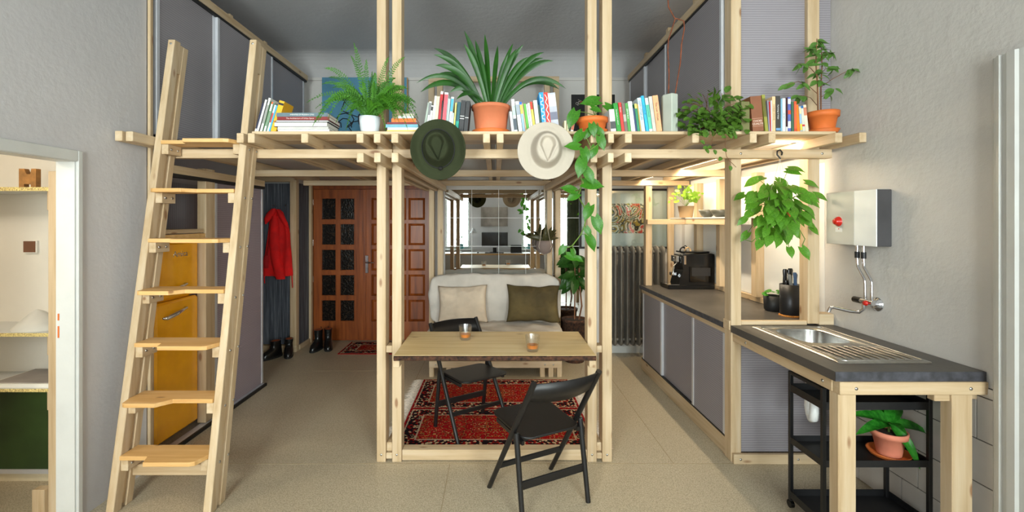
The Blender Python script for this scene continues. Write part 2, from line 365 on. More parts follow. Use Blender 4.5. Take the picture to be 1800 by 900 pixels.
# ------------------------------------------------------------------ the room shell
XL, XR, YB, YN, ZC = -2.30, 2.33, 5.69, 6.29, 3.70
ZDK, ZJ0, ZB0, ZS0 = 2.21, 2.13, 2.07, 2.01          # deck top, joist bottom, cross-beam bottom, lower beam bottom
fl = struct(B(-4.6, 3.4, YW-0.4, 6.6, -0.12, 0.0).build('floor', 'floor_screed'))
jn = MB()
for a, b in (((-3.0, 3.09), (3.2, 3.09)), ((-0.31, YW), (-0.31, 3.09)), ((1.21, 3.09), (1.21, 5.6)), ((-0.83, 3.3), (-0.83, 5.6)), ((-2.0, 5.0), (-0.83, 5.0))):
    d = 0.0022
    if a[1] == b[1]: jn.box(a[0], b[0], a[1]-d, a[1]+d, -0.001, 0.0012)
    else: jn.box(a[0]-d, a[0]+d, a[1], b[1], -0.001, 0.0012)
jn.build('floor_joint', 'floor_seam', fl)
# left wall with the doorway
DY0, DY1, DZ = 1.35, 2.50, 1.985
w = MB(); w.box(XL-0.10, XL, YW, DY0, 0, ZC); w.box(XL-0.10, XL, DY0, DY1, DZ, ZC); w.box(XL-0.10, XL, DY1, 3.0, 0, ZC)
struct(w.build('wall_left', 'wall_plaster'))
c = struct(MB().box(XL-0.103, XL-0.001, DY1-0.012, DY1+0.0, 0, DZ).build('door_1', 'white_paint'))
B(XL-0.002, XL+0.014, DY1-0.006, DY1+0.024, 0, DZ+0.05).build('casing', 'white_paint', c, 0.004)
B(XL-0.002, XL+0.014, DY0-0.05, DY1-0.006, DZ-0.01, DZ+0.05).build('casing', 'white_paint', c, 0.004)
B(XL-0.103, XL-0.001, DY0, DY1-0.012, DZ-0.012, DZ).build('door_head', 'white_paint', c)
for z0, z1 in ((1.105, 1.142), (1.01, 1.074)): B(XL-0.092, XL-0.084, DY1-0.0145, DY1-0.011, z0, z1).build('strike_plate', 'terracotta_deep', c)
# partition stub that ends the left wall, closet back, niche, back walls
struct(B(-3.2, XL-0.12, 2.93, 3.0, 0, ZC).build('wall_stub', 'wall_plaster'))
struct(B(-3.32, -3.2, 2.93, 6.5, 0, ZC).build('wall_far_left', 'wall_plaster'))
w = MB(); w.box(-3.2, -2.53, YB+0.13, YN+0.2, 0, 2.2); w.box(-0.82, XR, YB, YN+0.2, 0, 2.2); w.box(-3.2, XR, YB, YN+0.2, 2.2, ZC)
struct(w.build('wall_back', 'wall_plaster_warm'))
struct(B(-2.53, -0.82, YN, YN+0.2, 0, 2.2).build('wall_niche', 'wall_plaster'))
wr = struct(B(XR, XR+0.15, YW, YN, 0, ZC).build('wall_right', 'wall_plaster_warm'))
# window wall behind the camera
w = MB(); xs = [XL-0.1, WIN[0][0], WIN[0][1], WIN[1][0], WIN[1][1], XR+0.1]
for i in range(5):
    if i in (1, 3): w.box(xs[i], xs[i+1], YW-0.2, YW, 0, WZ0); w.box(xs[i], xs[i+1], YW-0.2, YW, WZ1, ZC)
    else: w.box(xs[i], xs[i+1], YW-0.2, YW, 0, ZC)
struct(w.build('wall_window_side', 'wall_plaster'))
for i, (a, b) in enumerate(WIN):
    f = MB(); y0, y1 = YW-0.16, YW-0.10
    f.box(a, a+0.06, y0, y1, WZ0, WZ1); f.box(b-0.06, b, y0, y1, WZ0, WZ1); f.box(a+0.06, b-0.06, y0, y1, WZ0, WZ0+0.06); f.box(a+0.06, b-0.06, y0, y1, WZ1-0.06, WZ1)
    m_ = (a+b)/2; f.box(m_-0.045, m_+0.045, y0, y1, WZ0+0.06, WZ1-0.06); f.box(a+0.06, b-0.06, y0+0.01, y1-0.01, 2.28, 2.34)
    fo = struct(f.build('window_%d' % (i+1), 'white_paint'))
    for u0, u1 in ((a+0.06, m_-0.045), (m_+0.045, b-0.06)):
        for z0, z1 in ((WZ0+0.06, 2.28), (2.34, WZ1-0.06)): B(u0, u1, YW-0.135, YW-0.13, z0, z1).build('pane', 'clear_glass', fo)
    B(a-0.04, b+0.04, YW-0.10, YW+0.10, WZ0-0.03, WZ0).build('window_sill', 'white_paint', fo, 0.004)
# ceiling with a cove above the back wall
cv = MB(); R_ = 0.26; prof = [(YB+0.3, ZC+0.1), (YW-0.3, ZC+0.1), (YW-0.3, ZC)]+[(YB-R_+R_*math.sin(t), ZC-R_+R_*math.cos(t)) for t in [i*pi/2/8 for i in range(9)]]+[(YB+0.3, ZC-R_)]
cv.prism(prof, -3.3, XR+0.2, 'yz'); struct(cv.build('ceiling', 'ceiling_plaster'))
struct(B(-3.2, XR, YB-0.02, YB, 3.40, 3.425).build('trim_1', 'wall_plaster_warm', None, 0.004))
# right wall: tiles under the worktop, profiled door casing
tb = B(XR-0.006, XR, 2.12, 3.10, 0.0, 0.86).build('tile_bed', 'tile_joint', wr)
tiles = {}
for r, (z0, z1) in enumerate(((0.0, 0.18), (0.18, 0.39), (0.39, 0.60), (0.60, 0.81), (0.81, 0.86))):
    y = 2.12; cuts = [2.12]+[q for q in ([2.195+0.305*k for k in range(5)] if r % 2 else [2.295+0.305*k for k in range(4)]) if q < 3.09]+[3.10]
    if r == 1: cuts[1] = 2.50
    for a, b in zip(cuts[:-1], cuts[1:]):
        if b-a < 0.02: continue
        B(XR-0.011, XR-0.005, a+0.0026, b-0.0026, z0+0.0026, z1-0.0026).build('tile', 'tile_white', wr, 0.001)
cs = MB(); yk = 2.112
pf = [(0, 0), (0, 0.022), (-0.012, 0.03), (-0.03, 0.032), (-0.035, 0.046), (-0.05, 0.05), (-0.056, 0.04), (-0.075, 0.04), (-0.085, 0.055), (-0.12, 0.058), (-0.13, 0.05), (-0.16, 0.05), (-0.16, 0.0)]
cs.prism([(XR-q, yk+p) for p, q in pf], 0.0, 2.40); cso = struct(cs.build('door_2', 'white_paint'))
B(XR-0.03, XR, 1.1, yk-0.005, 2.352, 2.402).build('head_casing', 'white_paint', cso, 0.012)
B(XR-0.02, XR, 1.1, yk-0.16, 0.0, 2.40).build('door_leaf', 'white_paint', cso)
# the entrance door in the niche
YD = YN-0.05
def pane_rows(): return [(348, 386.5), (393, 431), (438, 475.6), (482.5, 520), (527, 565)]
d = struct(B(-2.53, -0.82, YN-0.012, YN, 0.0, 2.13).build('door_3', 'door_wood'))
XM = (641-871)*YD/800
dx = lambda p: (p-871)*YD/800
dz = lambda p: 1.65-(p-388)*YD/800
def leaf_door(x0, x1, cols, glass):
    fr = MB(); xs = [x0]+[v for cpl in cols for v in cpl]+[x1]; rows = [(dz(b), dz(a)) for a, b in pane_rows()][::-1]
    for i in range(0, len(xs), 2): fr.box(xs[i], xs[i+1], YD, YN-0.012, 0.02, 2.08)
    zs = [0.02]+[v for cpl in rows for v in cpl]+[2.08]
    for i in range(1, len(xs)-1, 2):
        for j in range(0, len(zs), 2): fr.box(xs[i], xs[i+1], YD, YN-0.012, zs[j], zs[j+1])
    fr.build('door_leaf', 'door_wood', d)
    for a, b in cols:
        for z0, z1 in rows:
            if glass:
                B(a, b, YD+0.022, YD+0.028, z0, z1).build('pane', 'door_glass', d)
                g = MB(); t = 0.009
                g.box(a, b, YD-0.004, YD+0.02, z0, z0+t); g.box(a, b, YD-0.004, YD+0.02, z1-t, z1); g.box(a, a+t, YD-0.004, YD+0.02, z0+t, z1-t); g.box(b-t, b, YD-0.004, YD+0.02, z0+t, z1-t)
                g.build('glazing_bead', 'door_wood', d, 0.002)
            else:
                m = 0.03; g = MB(); y0, y1 = YD+0.026, YD+0.006
                g.raw([(a, y0, z0), (b, y0, z0), (b, y0, z1), (a, y0, z1), (a+m, y1, z0+m), (b-m, y1, z0+m), (b-m, y1, z1-m), (a+m, y1, z1-m)],
                      [(4, 5, 6, 7), (0, 1, 5, 4), (1, 2, 6, 5), (2, 3, 7, 6), (3, 0, 4, 7)])
                g.build('panel', 'door_wood', d)
leaf_door(dx(551), XM-0.003, [(dx(565), dx(591)), (dx(597.5), dx(623.7))], True)
leaf_door(XM+0.003, dx(757), [(dx(653), dx(682)), (dx(686), dx(714)), (dx(718), dx(747))], False)
B(XM-0.02, XM+0.02, YD-0.008, YD, 0.02, 2.08).build('meeting_stile', 'door_wood', d, 0.003)
hp = B(dx(642.6), dx(648), YD-0.022, YD-0.008, dz(480), dz(449)).build('handle_plate', 'chrome', d, 0.004)
MB().tube([(dx(645), YD-0.02, dz(461)), (dx(645), YD-0.06, dz(461)), (dx(649), YD-0.065, dz(461)), (dx(659), YD-0.065, dz(461))], 0.009).build('lever', 'chrome', hp)
for z in (0.2, 0.85, 1.35, 1.9): MB().lathe([(0.012, -0.04), (0.012, 0.04)], (dx(550.5), YD-0.01, z), 10).build('hinge', 'chrome', d)
B(-2.53, dx(551)-0.012, YD-0.01, YN-0.012, 0, 2.13).build('jamb', 'door_wood', d); B(dx(550)-0.001, dx(756), YD-0.01, YN-0.012, 2.085, 2.13).build('jamb', 'door_wood', d)
# coat panel wall beside the niche
cp = thing('coat_panel', 'dark streaked wall panel in a pale timber frame behind the red jacket', 'wall panel', (-2.8, YB+0.08, 0))
B(-3.19, -2.58, YB+0.06, YB+0.08, 0.09, 2.12).build('panel_sheet', 'coat_panel', cp)
timber(cp, 'frame_post', -3.06, -3.0, YB+0.02, YB+0.10, 0.08, 2.14); timber(cp, 'frame_post', -2.58, -2.50, YB+0.02, YB+0.10, 0.08, 2.14)
timber(cp, 'frame_rail', -3.19, -2.50, YB+0.02, YB+0.10, 0.0, 0.08); timber(cp, 'frame_rail', -3.19, -2.50, YB+0.02, YB+0.10, 2.14, 2.2)
B(-2.529, -2.522, YB+0.135, YN-0.10, 0.06, 2.13).build('side_sheet', 'coat_panel', cp); timber(cp, 'frame_post', -2.529, -2.49, YN-0.14, YN-0.08, 0, 2.13); timber(cp, 'frame_rail', -2.529, -2.50, YB+0.13, YN-0.14, 0, 0.06)
for x in (-2.98, -2.95, -2.79, -2.76, -2.63):
    MB().tube([(x, YB+0.06, 1.83), (x, YB+0.02, 1.835), (x, YB+0.008, 1.85)], 0.006, 6).build('coat_hook', 'chrome', cp)

# ------------------------------------------------------------------ the loft
L = thing('loft_platform', 'pale pine timber loft frame with double posts carrying a raised deck', 'loft', (0, 3.11, 0))
PA = ((-0.812, -0.750), (-0.707, -0.643), (0.629, 0.692), (0.730, 0.796)); PF = 3.11
for i, (a, b) in enumerate(PA):
    timber(L, 'post', a, b, PF, PF+0.10, 0.0, ZC-0.01); bolt(L, (a+b)/2, PF, 0.05)
    timber(L, 'rear_post', a, b, 5.55, 5.64, 0.0, ZB0)
for a, b in ((-0.749, -0.708), (0.693, 0.729)):
    timber(L, 'spacer_block', a, b, PF+0.005, PF+0.09, 0.747, 0.794, PX); timber(L, 'spacer_block', a, b, PF+0.005, PF+0.12, 0.02, 0.06, PX); timber(L, 'spacer_block', a, b, PF+0.02, PF+0.35, 0.066, 0.125)
timber(L, 'sill_beam', -0.642, 0.628, PF+0.012, PF+0.09, 0.006, 0.078)
JX = [(-2.285, 2.73), (-2.232, 2.745), (-1.594, 2.80), (-1.526, 2.80), (-1.197, 2.80), (-0.8565, 2.80), (-0.7495, 2.80), (-0.642, 2.80), (-0.077, 2.80), (0.007, 2.80), (0.585, 2.80), (0.693, 2.80), (0.797, 2.80), (1.211, 2.80), (1.566, 2.80), (1.682, 2.80), (2.085, 2.79), (2.225, 2.78)]
for x, y in JX:
    timber(L, 'joist', x, x+(0.0365 if abs(x-0.693) < 1e-6 else 0.041 if abs(x+0.7495) < 1e-6 else 0.043), y, YB-0.02, ZJ0, ZJ0+0.06)
for y, x0, x1 in ((3.05, XL+0.01, -0.692), (3.05, -0.688, 2.257), (4.30, XL+0.01, 2.31), (5.42, XL+0.01, 2.31)):
    timber(L, 'cross_beam', x0, x1, y, y+0.058, ZB0, ZJ0)
for x in (-0.8565, -0.7495, -0.642, 0.585, 0.693, 0.797):
    timber(L, 'lower_beam', x, x+(0.0365 if abs(x-0.693) < 1e-6 else 0.041 if abs(x+0.7495) < 1e-6 else 0.043), 2.805, 5.545, ZS0, ZB0)
timber(L, 'edge_plank', -1.525, 2.13, 2.845, 3.045, ZDK-0.02, ZDK, PX)
edges = [-2.285, -1.61, -0.858, 0.0, 0.80, 1.60, 2.27]
for a, b in zip(edges[:-1], edges[1:]):
    B(a+0.002, b-0.002, 3.22, YB-0.02, ZDK-0.018, ZDK-0.002).build('deck_panel', 'deck_sheet', L)
for a, b in ((-1.525, -0.815), (-0.64, 0.626), (0.80, 1.60), (1.682, 2.132)):
    timber(L, 'inner_plank', a, b, 3.05, 3.135 if a > 1.6 else 3.218, ZDK-0.02, ZDK, PX)
for x in (1.645, 2.19): bolt(L, x, 3.05, 2.10)
# closet studs, rails on both sides of the loft
timber(L, 'closet_post', 1.61, 1.68, PF, PF+0.09, 0.0, ZC-0.01); timber(L, 'closet_post', 2.135, 2.215, PF, PF+0.09, 0.945, ZC-0.01)
ZR = 3.33
timber(L, 'closet_stud', -2.298, -2.278, 3.002, 3.03, 0.0, ZC-0.02); 
timber(L, 'top_rail', -2.31, -2.25, 3.06, 5.46, ZR, ZR+0.06); timber(L, 'top_rail', 1.585, 1.645, PF+0.10, 5.46, ZR, ZR+0.06)
for y in (3.5, 3.95, 4.55): timber(L, 'rail_block', -2.35, -2.305, y, y+0.05, ZR+0.02, ZC-0.25)
for y in (3.75, 4.35, 5.0): timber(L, 'rail_block', 1.65, 1.70, y, y+0.06, ZR, ZC-0.2)
B(-2.30, -2.262, 3.06, 5.46, ZR-0.022, ZR).build('track', 'track_black', L); B(1.597, 1.633, PF+0.10, 5.46, ZR-0.022, ZR).build('track', 'track_black', L)
B(-2.30, -2.262, 3.06, 5.46, ZDK-0.002, ZDK+0.02).build('track', 'track_black', L)
def sliding_panel(X, y0, y1, z0, z1, label, sheet='ribbed_sheet', th=0.016, prof=0.03, group=None, name='sliding_panel'):
    t = thing(name, label, 'panel', (X, (y0+y1)/2, z0), 0, group)
    B(X-th/2, X+th/2, y0+prof*0.6, y1-prof*0.6, z0, z1).build('sheet', sheet, t)
    B(X-th/2-0.004, X+th/2+0.004, y0, y0+prof, z0, z1).build('edge_profile', 'aluminium', t, 0.002); B(X-th/2-0.004, X+th/2+0.004, y1-prof, y1, z0, z1).build('edge_profile', 'aluminium', t, 0.002)
    return t
sliding_panel(-2.29, 3.06, 3.70, ZDK+0.022, ZR-0.024, 'grey ribbed sliding panel of the loft closet behind the ladder, next to the plain wall', 'smoke_sheet')
sliding_panel(-2.27, 3.70, 4.62, ZDK+0.022, ZR-0.024, 'grey ribbed sliding panel above the leaning books, middle one of the ladder-side loft closet', 'smoke_sheet')
sliding_panel(-2.29, 4.62, 5.42, ZDK+0.022, ZR-0.024, 'grey ribbed sliding panel of the ladder-side loft closet beside the blue canvas', 'smoke_sheet')
sliding_panel(1.607, PF+0.105, 4.30, ZDK+0.004, ZR-0.024, 'grey ribbed sliding panel behind the brown cords on the loft', 'smoke_sheet')
sliding_panel(1.625, 4.32, 4.88, ZDK+0.004, ZR-0.024, 'grey ribbed sliding panel behind the orange book, middle one of its loft closet', 'smoke_sheet')
sliding_panel(1.607, 4.88, 5.42, ZDK+0.004, ZR-0.024, 'grey ribbed sliding panel of the loft closet beside the black poster', 'smoke_sheet')
t = thing('ribbed_screen', 'pale ribbed sheet closing the loft closet behind the brown book and ficus', 'panel', (1.9, PF+0.04, ZDK))
B(1.682, 2.133, PF+0.03, PF+0.046, ZDK-0.018, ZC-0.02).build('sheet', 'ribbed_sheet', t); B(2.217, 2.326, PF+0.05, PF+0.066, ZDK-0.018, ZC-0.02).build('sheet', 'ribbed_sheet', t)
# fridge closet under the loft
FX = -2.34
timber(L, 'closet_stud', FX-0.05, FX+0.02, 3.645, 3.765, 0.03, ZB0-0.002); timber(L, 'closet_stud', FX-0.06, FX, 3.06, 3.12, 0.03, 2.02)
timber(L, 'head_rail', FX-0.03, FX+0.03, 3.12, 4.56, 1.99, 2.05); B(FX-0.03, FX+0.03, 3.0, 4.56, 0.0, 0.022).build('floor_track', 'aluminium', L); B(FX+0.032, FX+0.05, 3.0, 4.56, 0.0, 0.026).build('floor_track', 'track_black', L)
B(FX-0.02, FX+0.03, 3.12, 4.56, 1.965, 1.99).build('track', 'track_black', L)
sliding_panel(FX, 3.78, 4.56, 0.03, 1.963, 'tall mauve ribbed sliding panel of the fridge closet', 'mauve_sheet')
timber(L, 'closet_shelf', FX-0.5, FX+0.01, 3.13, 3.64, 1.555, 1.585); timber(L, 'shelf_rail', FX-0.02, FX+0.02, 3.13, 3.64, 1.515, 1.55, MATS['tread_pine'])
t = thing('closet_back_sheet', 'dark vertically ribbed sheet inside the closet above the yellow fridge', 'panel', (-2.93, 3.4, 0))
B(-2.96, -2.94, 3.03, 4.55, 0.01, 2.0).build('sheet', 'ribbed_sheet_vertical', t)

# ------------------------------------------------------------------ fridge
F = thing('fridge', 'glossy yellow retro fridge with chrome handles standing in the closet behind the ladder', 'fridge', (-2.66, 3.45, 0))
B(-2.92, FX-0.09, 3.19, 3.63, 0.03, 1.505).build('body', 'fridge_yellow', F, 0.02)
for z0, z1 in ((0.06, 1.06), (1.075, 1.49)):
    dd = B(FX-0.09, FX-0.035, 3.18, 3.64, z0, z1).build('door', 'fridge_yellow', F, 0.016)
    zc = 0.97 if z0 < 0.5 else 1.15
    h = MB(); h.tube([(FX-0.036, 3.25, zc-0.02), (FX-0.01, 3.26, zc-0.018), (FX+0.002, 3.34, zc), (FX-0.008, 3.46, zc+0.02), (FX-0.036, 3.47, zc+0.022)], [0.010, 0.016, 0.017, 0.011, 0.007], 8); h.build('handle', 'chrome', dd)
lettering('Amica', 0.062, 'chrome', F, Matrix.Translation((FX-0.0345, 3.43, 1.40)) @ Matrix.Rotation(pi/2, 4, 'Z') @ FRONT, ext=0.002)
for y in (3.24, 3.58): MB().lathe([(0.02, 0.0), (0.02, 0.03)], (-2.6, y, 0), 10).build('foot', 'black_plastic', F)

# ------------------------------------------------------------------ ladder
LD = thing('ladder', 'steep pine paddle-step ladder leaning on the loft edge', 'ladder', (-1.9, 2.62, 0))
SL = 0.172
def ly(z): return 2.545+SL*z
def slant(x0, x1, o0, o1, z0, z1, top_flat=True):
    p = []
    for z in (z0, z1): p += [(x0, ly(z)+o0, z), (x1, ly(z)+o0, z), (x1, ly(z)+o1, z), (x0, ly(z)+o1, z)]
    return MB().hexa(p)
for x0 in (-2.185, -1.64):
    x1 = x0+0.045
    slant(x0, x1, 0.0, 0.06, 0.0, 2.86).build('rail', PZ, LD, 0.003)
    slant(x0, x1, 0.09, 0.14, 0.0, 2.84).build('rail', PZ, LD, 0.003)
    slant(x0+0.004, x1-0.014, 0.06, 0.09, 0.02, 2.64).build('rail_web', PZ, LD); slant(x0, x1-0.001, 0.06, 0.09, 2.64, 2.84).build('rail_cap', PZ, LD)
    bolt(LD, x0+0.022, ly(2.83), 2.83)
for k, z in enumerate((0.31, 0.615, 0.925, 1.235, 1.54, 1.85, 2.165)):
    yf = ly(z); deep = k % 2 == 0
    xl, xr, yb = -2.139, -1.641, yf+0.125
    S, D = yf-0.012, yf-0.078
    if deep: poly = [(xl, S), (-1.98, S), (-1.955, D), (-1.70, D), (-1.672, D+0.01), (xr, yf+0.02), (xr, yb), (xl, yb)]
    else: poly = [(xl, yf+0.01), (-2.12, D+0.01), (-2.10, D), (-1.93, D), (-1.87, S), (xr, S), (xr, yb), (xl, yb)]
    MB().prism(poly, z-0.024, z).build('tread', 'tread_pine', LD, 0.002)
    for x0, x1, fc in ((xl, xl+0.042, '+x'), (xr-0.042, xr, '-x')):
        B(x0, x1, yf-0.002, yf+0.12, z-0.088, z-0.0245).build('cleat', PY, LD, 0.002)
        if fc == '+x':
            for q in (0.03, 0.09): bolt(LD, x1, yf+q, z-0.055, fc)
    for q in (0.03, 0.115): bolt(LD, -1.595, yf+q+0.005, z-0.055, '+x')
timber(LD, 'crossbar', -2.139, -1.641, ly(0.2)+0.10, ly(0.2)+0.14, 0.15, 0.215)

# ------------------------------------------------------------------ table and glasses
T = thing('table', 'live-edge pine tabletop fixed between the loft posts', 'table', (0, 3.1, 0))
ZT = 0.822
random.seed(3)
top = MB(); xs = [-0.625+1.243*i/40 for i in range(41)]
fr = [2.798+0.004*noise.noise(Vector((x*4, 0, 0))) for x in xs]
top.prism([(x, y) for x, y in zip(xs, fr)]+[(0.618, 3.40), (-0.625, 3.40)], ZT-0.03, ZT); top.build('tabletop', 'table_pine', T, 0.0)
bk = MB()
r0 = [[(x, y-0.001, ZT-0.002), (x, y-0.010-0.007*noise.noise(Vector((x*14, 1, 0))), ZT-0.012+0.006*noise.noise(Vector((x*11, 2, 0)))), (x, y-0.006, ZT-0.030), (x, y+0.004, ZT-0.034+0.003*noise.noise(Vector((x*17, 5, 0))))] for x, y in zip(xs, fr)]
bk.loft(r0, True, True); bk.build('bark_edge', 'bark', T)
for x0, x1 in ((-0.642, -0.60), (0.585, 0.628)): timber(T, 'support_cleat', x0, x1, 2.84, 3.36, ZT-0.09, ZT-0.0345, PY)
def glass(px, py, label):
    y = (1.65-ZT)*800/(py-388); x = (px-871)*y/800
    g = thing('tumbler', label, 'glass', (x, y, ZT))
    n = 20; m = MB(); vs = []; prof = [(r*1.14, z*1.12) for r, z in ((0.030, 0.0), (0.034, 0.008), (0.036, 0.03), (0.042, 0.088), (0.0395, 0.088), (0.033, 0.035), (0.0305, 0.016))]
    rings = []
    for i, (r, z) in enumerate(prof):
        rings.append([Vector((x+(r*(0.955 if (j % 2 and i in (1, 2)) else 1))*math.cos(2*pi*j/n), y+(r*(0.955 if (j % 2 and i in (1, 2)) else 1))*math.sin(2*pi*j/n), ZT+z+0.0006)) for j in range(n)])
    m.loft(rings, False, True); m.build('glass_wall', 'cut_glass', g)
    MB().lathe([(0.033, 0.0195), (0.0360, 0.041)], (x, y, ZT), 20).build('whisky', 'whisky', g)
glass(818, 597, 'cut-glass tumbler with a little whisky, near the chair behind the table')
glass(936, 617, 'cut-glass tumbler with whisky above the near folding chair, towards the bark edge')

# ------------------------------------------------------------------ folding chairs
def chair(label, loc, rz):
    t = thing('folding_chair', label, 'chair', loc, rz, 'black folding chairs at the table')
    bl = 'chair_black'
    for s_ in (-1, 1):
        MB().tube([(s_*0.228, 0.20, 0.0), (s_*0.222, -0.10, 0.475), (s_*0.216, -0.305, 0.80)], [0.0145, 0.0165, 0.0165], 10).build('back_rail', bl, t, local=True)
        MB().tube([(s_*0.222, -0.20, 0.0), (s_*0.220, -0.125, 0.468)], [0.0145, 0.016], 10).build('leg', bl, t, local=True)
    seat = []; n = 12
    def rr(hx0, hx1, y0, y1, r):
        out = []
        for cx, cy, a0 in ((hx1-r, y1-r, 0), (-hx1+r, y1-r, pi/2), (-hx0+r, y0+r, pi), (hx0-r, y0+r, 1.5*pi)):
            for i in range(6): a = a0+i*pi/2/5; out.append((cx+r*math.cos(a), cy+r*math.sin(a)))
        return out
    oc = rr(0.196, 0.205, -0.17, 0.225, 0.06)
    rings = []
    for z, k in ((0.428, 0.97), (0.432, 1.0), (0.440, 1.0), (0.443, 0.98)):
        rings.append([Vector((x*k, 0.03+(y-0.03)*k, z+0.02*max(0, (y-0.02))/0.2+0.006*(x/0.2)**2)) for x, y in oc])
    MB().loft(rings, True, True).build('seat', bl, t, local=True)
    MB().bar((-0.222, -0.163, 0.19), (0.222, -0.163, 0.19), 0.016, 0.045).build('stretcher', bl, t, 0.003, local=True)
    MB().bar((-0.224, 0.079, 0.19), (0.224, 0.079, 0.19), 0.016, 0.032).build('stretcher', bl, t, 0.003, local=True)
    MB().bar((-0.222, -0.10, 0.415), (0.222, -0.10, 0.415), 0.02, 0.026).build('stretcher', bl, t, 0.003, local=True)
    for s_ in (-1, 1): MB().bar((s_*0.19, -0.15, 0.415), (s_*0.19, 0.16, 0.428), 0.016, 0.024).build('seat_runner', bl, t, local=True)
    m = MB(); rings = []
    for i in range(15):
        u = -1+2*i/14; bow = -0.045*(1-u*u)
        q = []
        for z, th in ((0.665, 0.0), (0.79, 0.0)): q.append((z, th))
        row = []
        for z, o in ((0.662+0.018*u*u, 0.005), (0.80-0.006*u*u, 0.005), (0.80-0.006*u*u, -0.005), (0.662+0.018*u*u, -0.005)):
            yy = -0.305*(z-0.475)/0.325-0.10*(0.80-z)/0.325
            row.append(Vector((u*0.214, yy+bow+o, z)))
        rings.append(row)
    m.loft(rings, True, True).build('backrest', bl, t, local=True)
    return t
chair('black wooden folding chair standing on bare floor with its back to the window side', (0.255, 2.745, 0), math.radians(27))
chair('black wooden folding chair standing on the red rug behind the table', (-0.185, 3.59, 0.009), math.radians(-146.6))

# ------------------------------------------------------------------ rugs
def rug(x0, x1, y0, y1, mat_, label, fringe=True, z=0.0):
    t = thing('rug', label, 'rug', ((x0+x1)/2, (y0+y1)/2, z))
    B(x0, x1, y0, y1, z, z+0.008).build('pile', mat_, t)
    if fringe:
        for xa, sg in ((x0, -1), (x1, 1)):
            m = MB(); k = int((y1-y0)/0.012)
            for i in range(k):
                y = y0+(i+0.5)*(y1-y0)/k; e = random.uniform(-0.006, 0.006); ln = random.uniform(0.095, 0.125)
                m.raw([(xa, y-0.005, z+0.004), (xa, y+0.005, z+0.004), (xa+sg*ln, y+e+0.003, z+0.002), (xa+sg*ln, y+e-0.003, z+0.002), (xa+sg*ln*0.5, y+e*0.3, z+0.009)], [(0, 1, 4), (1, 2, 4), (2, 3, 4), (3, 0, 4)])
            o = m.build('fringe', 'fringe', t); o['kind'] = 'stuff'
    return t
rug(-0.74, 0.74, 3.985, 4.71, 'rug_far', 'red patterned fringed rug lying between the sofa and its twin rug')
rug(-0.74, 0.74, 3.28, 3.983, 'rug_near', 'red patterned fringed rug under the table beside the floor sill beam')
rug(-1.95, -0.93, 5.62, 6.18, 'rug_door', 'small dark red patterned doormat in front of the wooden entrance door', False)

# ------------------------------------------------------------------ sofa
S = thing('sofa', 'low sofa bed with cream linen covers on a pine slat base before the mirror', 'sofa', (0, 5.1, 0))
for y0 in (4.79, 5.15): timber(S, 'base_rail', -0.70, 0.70, y0, y0+0.045, 0.10, 0.17)
for x0 in (-0.70, -0.52, 0.47, 0.56, 0.65):
    timber(S, 'leg', x0, x0+0.05, 4.80, 4.86, 0.0, 0.0995, PZ)
for x0 in (-0.70, 0.65): timber(S, 'leg', x0, x0+0.05, 5.42, 5.48, 0.0, 0.20, PZ)
for i in range(7):
    x0 = -0.66+i*0.21; timber(S, 'slat', x0, x0+0.07, 4.84, 5.46, 0.1705, 0.20, PY)
for x in (0.52, 0.61, -0.63): bolt(S, x, 4.79, 0.135)
def soft(name, mat_, parent, cx, cy, cz, sx, sy, sz, rx=0.0, wr=0.02, fr=5.0, seed=0, p=5.0, n=26, bulge=0.0):
    bm = bmesh.new(); bmesh.ops.create_cube(bm, size=2.0); bmesh.ops.subdivide_edges(bm, edges=list(bm.edges), cuts=n, use_grid_fill=True)
    R = Matrix.Rotation(rx, 3, 'X'); o3 = Vector((seed*7.1, seed*3.3, seed*1.7))
    for v in bm.verts:
        q = v.co.copy(); r = (abs(q.x)**p+abs(q.y)**p+abs(q.z)**p)**(1/p); q = q/r
        w_ = Vector((q.x*sx, q.y*sy, q.z*sz)); nrm = Vector((q.x*abs(q.x)/sx, q.y*abs(q.y)/sy, q.z*abs(q.z)/sz)).normalized()
        d = wr*(noise.noise(w_*fr+o3)+0.55*noise.noise(Vector((w_.x*fr*3.1, w_.y*fr*2.4, w_.z*fr*1.3))+o3))-wr*0.5*abs(noise.noise(w_*fr*1.7-o3))
        if bulge: d += bulge*(1-q.x*q.x)*(1-q.z*q.z)
        w_ += nrm*d; v.co = R @ w_+Vector((cx, cy, cz))-ROOT[parent.name]
    me = bpy.data.meshes.new(name); bm.to_mesh(me); bm.free(); me.materials.append(mt(mat_))
    me.polygons.foreach_set('use_smooth', [True]*len(me.polygons))
    o = bpy.data.objects.new(name, me); COL.objects.link(o); o.parent = parent; ROOT[o.name] = ROOT[parent.name]; return o
soft('seat_mattress', 'sofa_linen', S, 0, 5.07, 0.345, 0.745, 0.33, 0.145, 0, 0.022, 5.0, 1, 7)
soft('back_cushion', 'sofa_linen', S, 0.0, 5.415, 0.72, 0.775, 0.095, 0.30, -0.10, 0.030, 5.0, 2, 6)
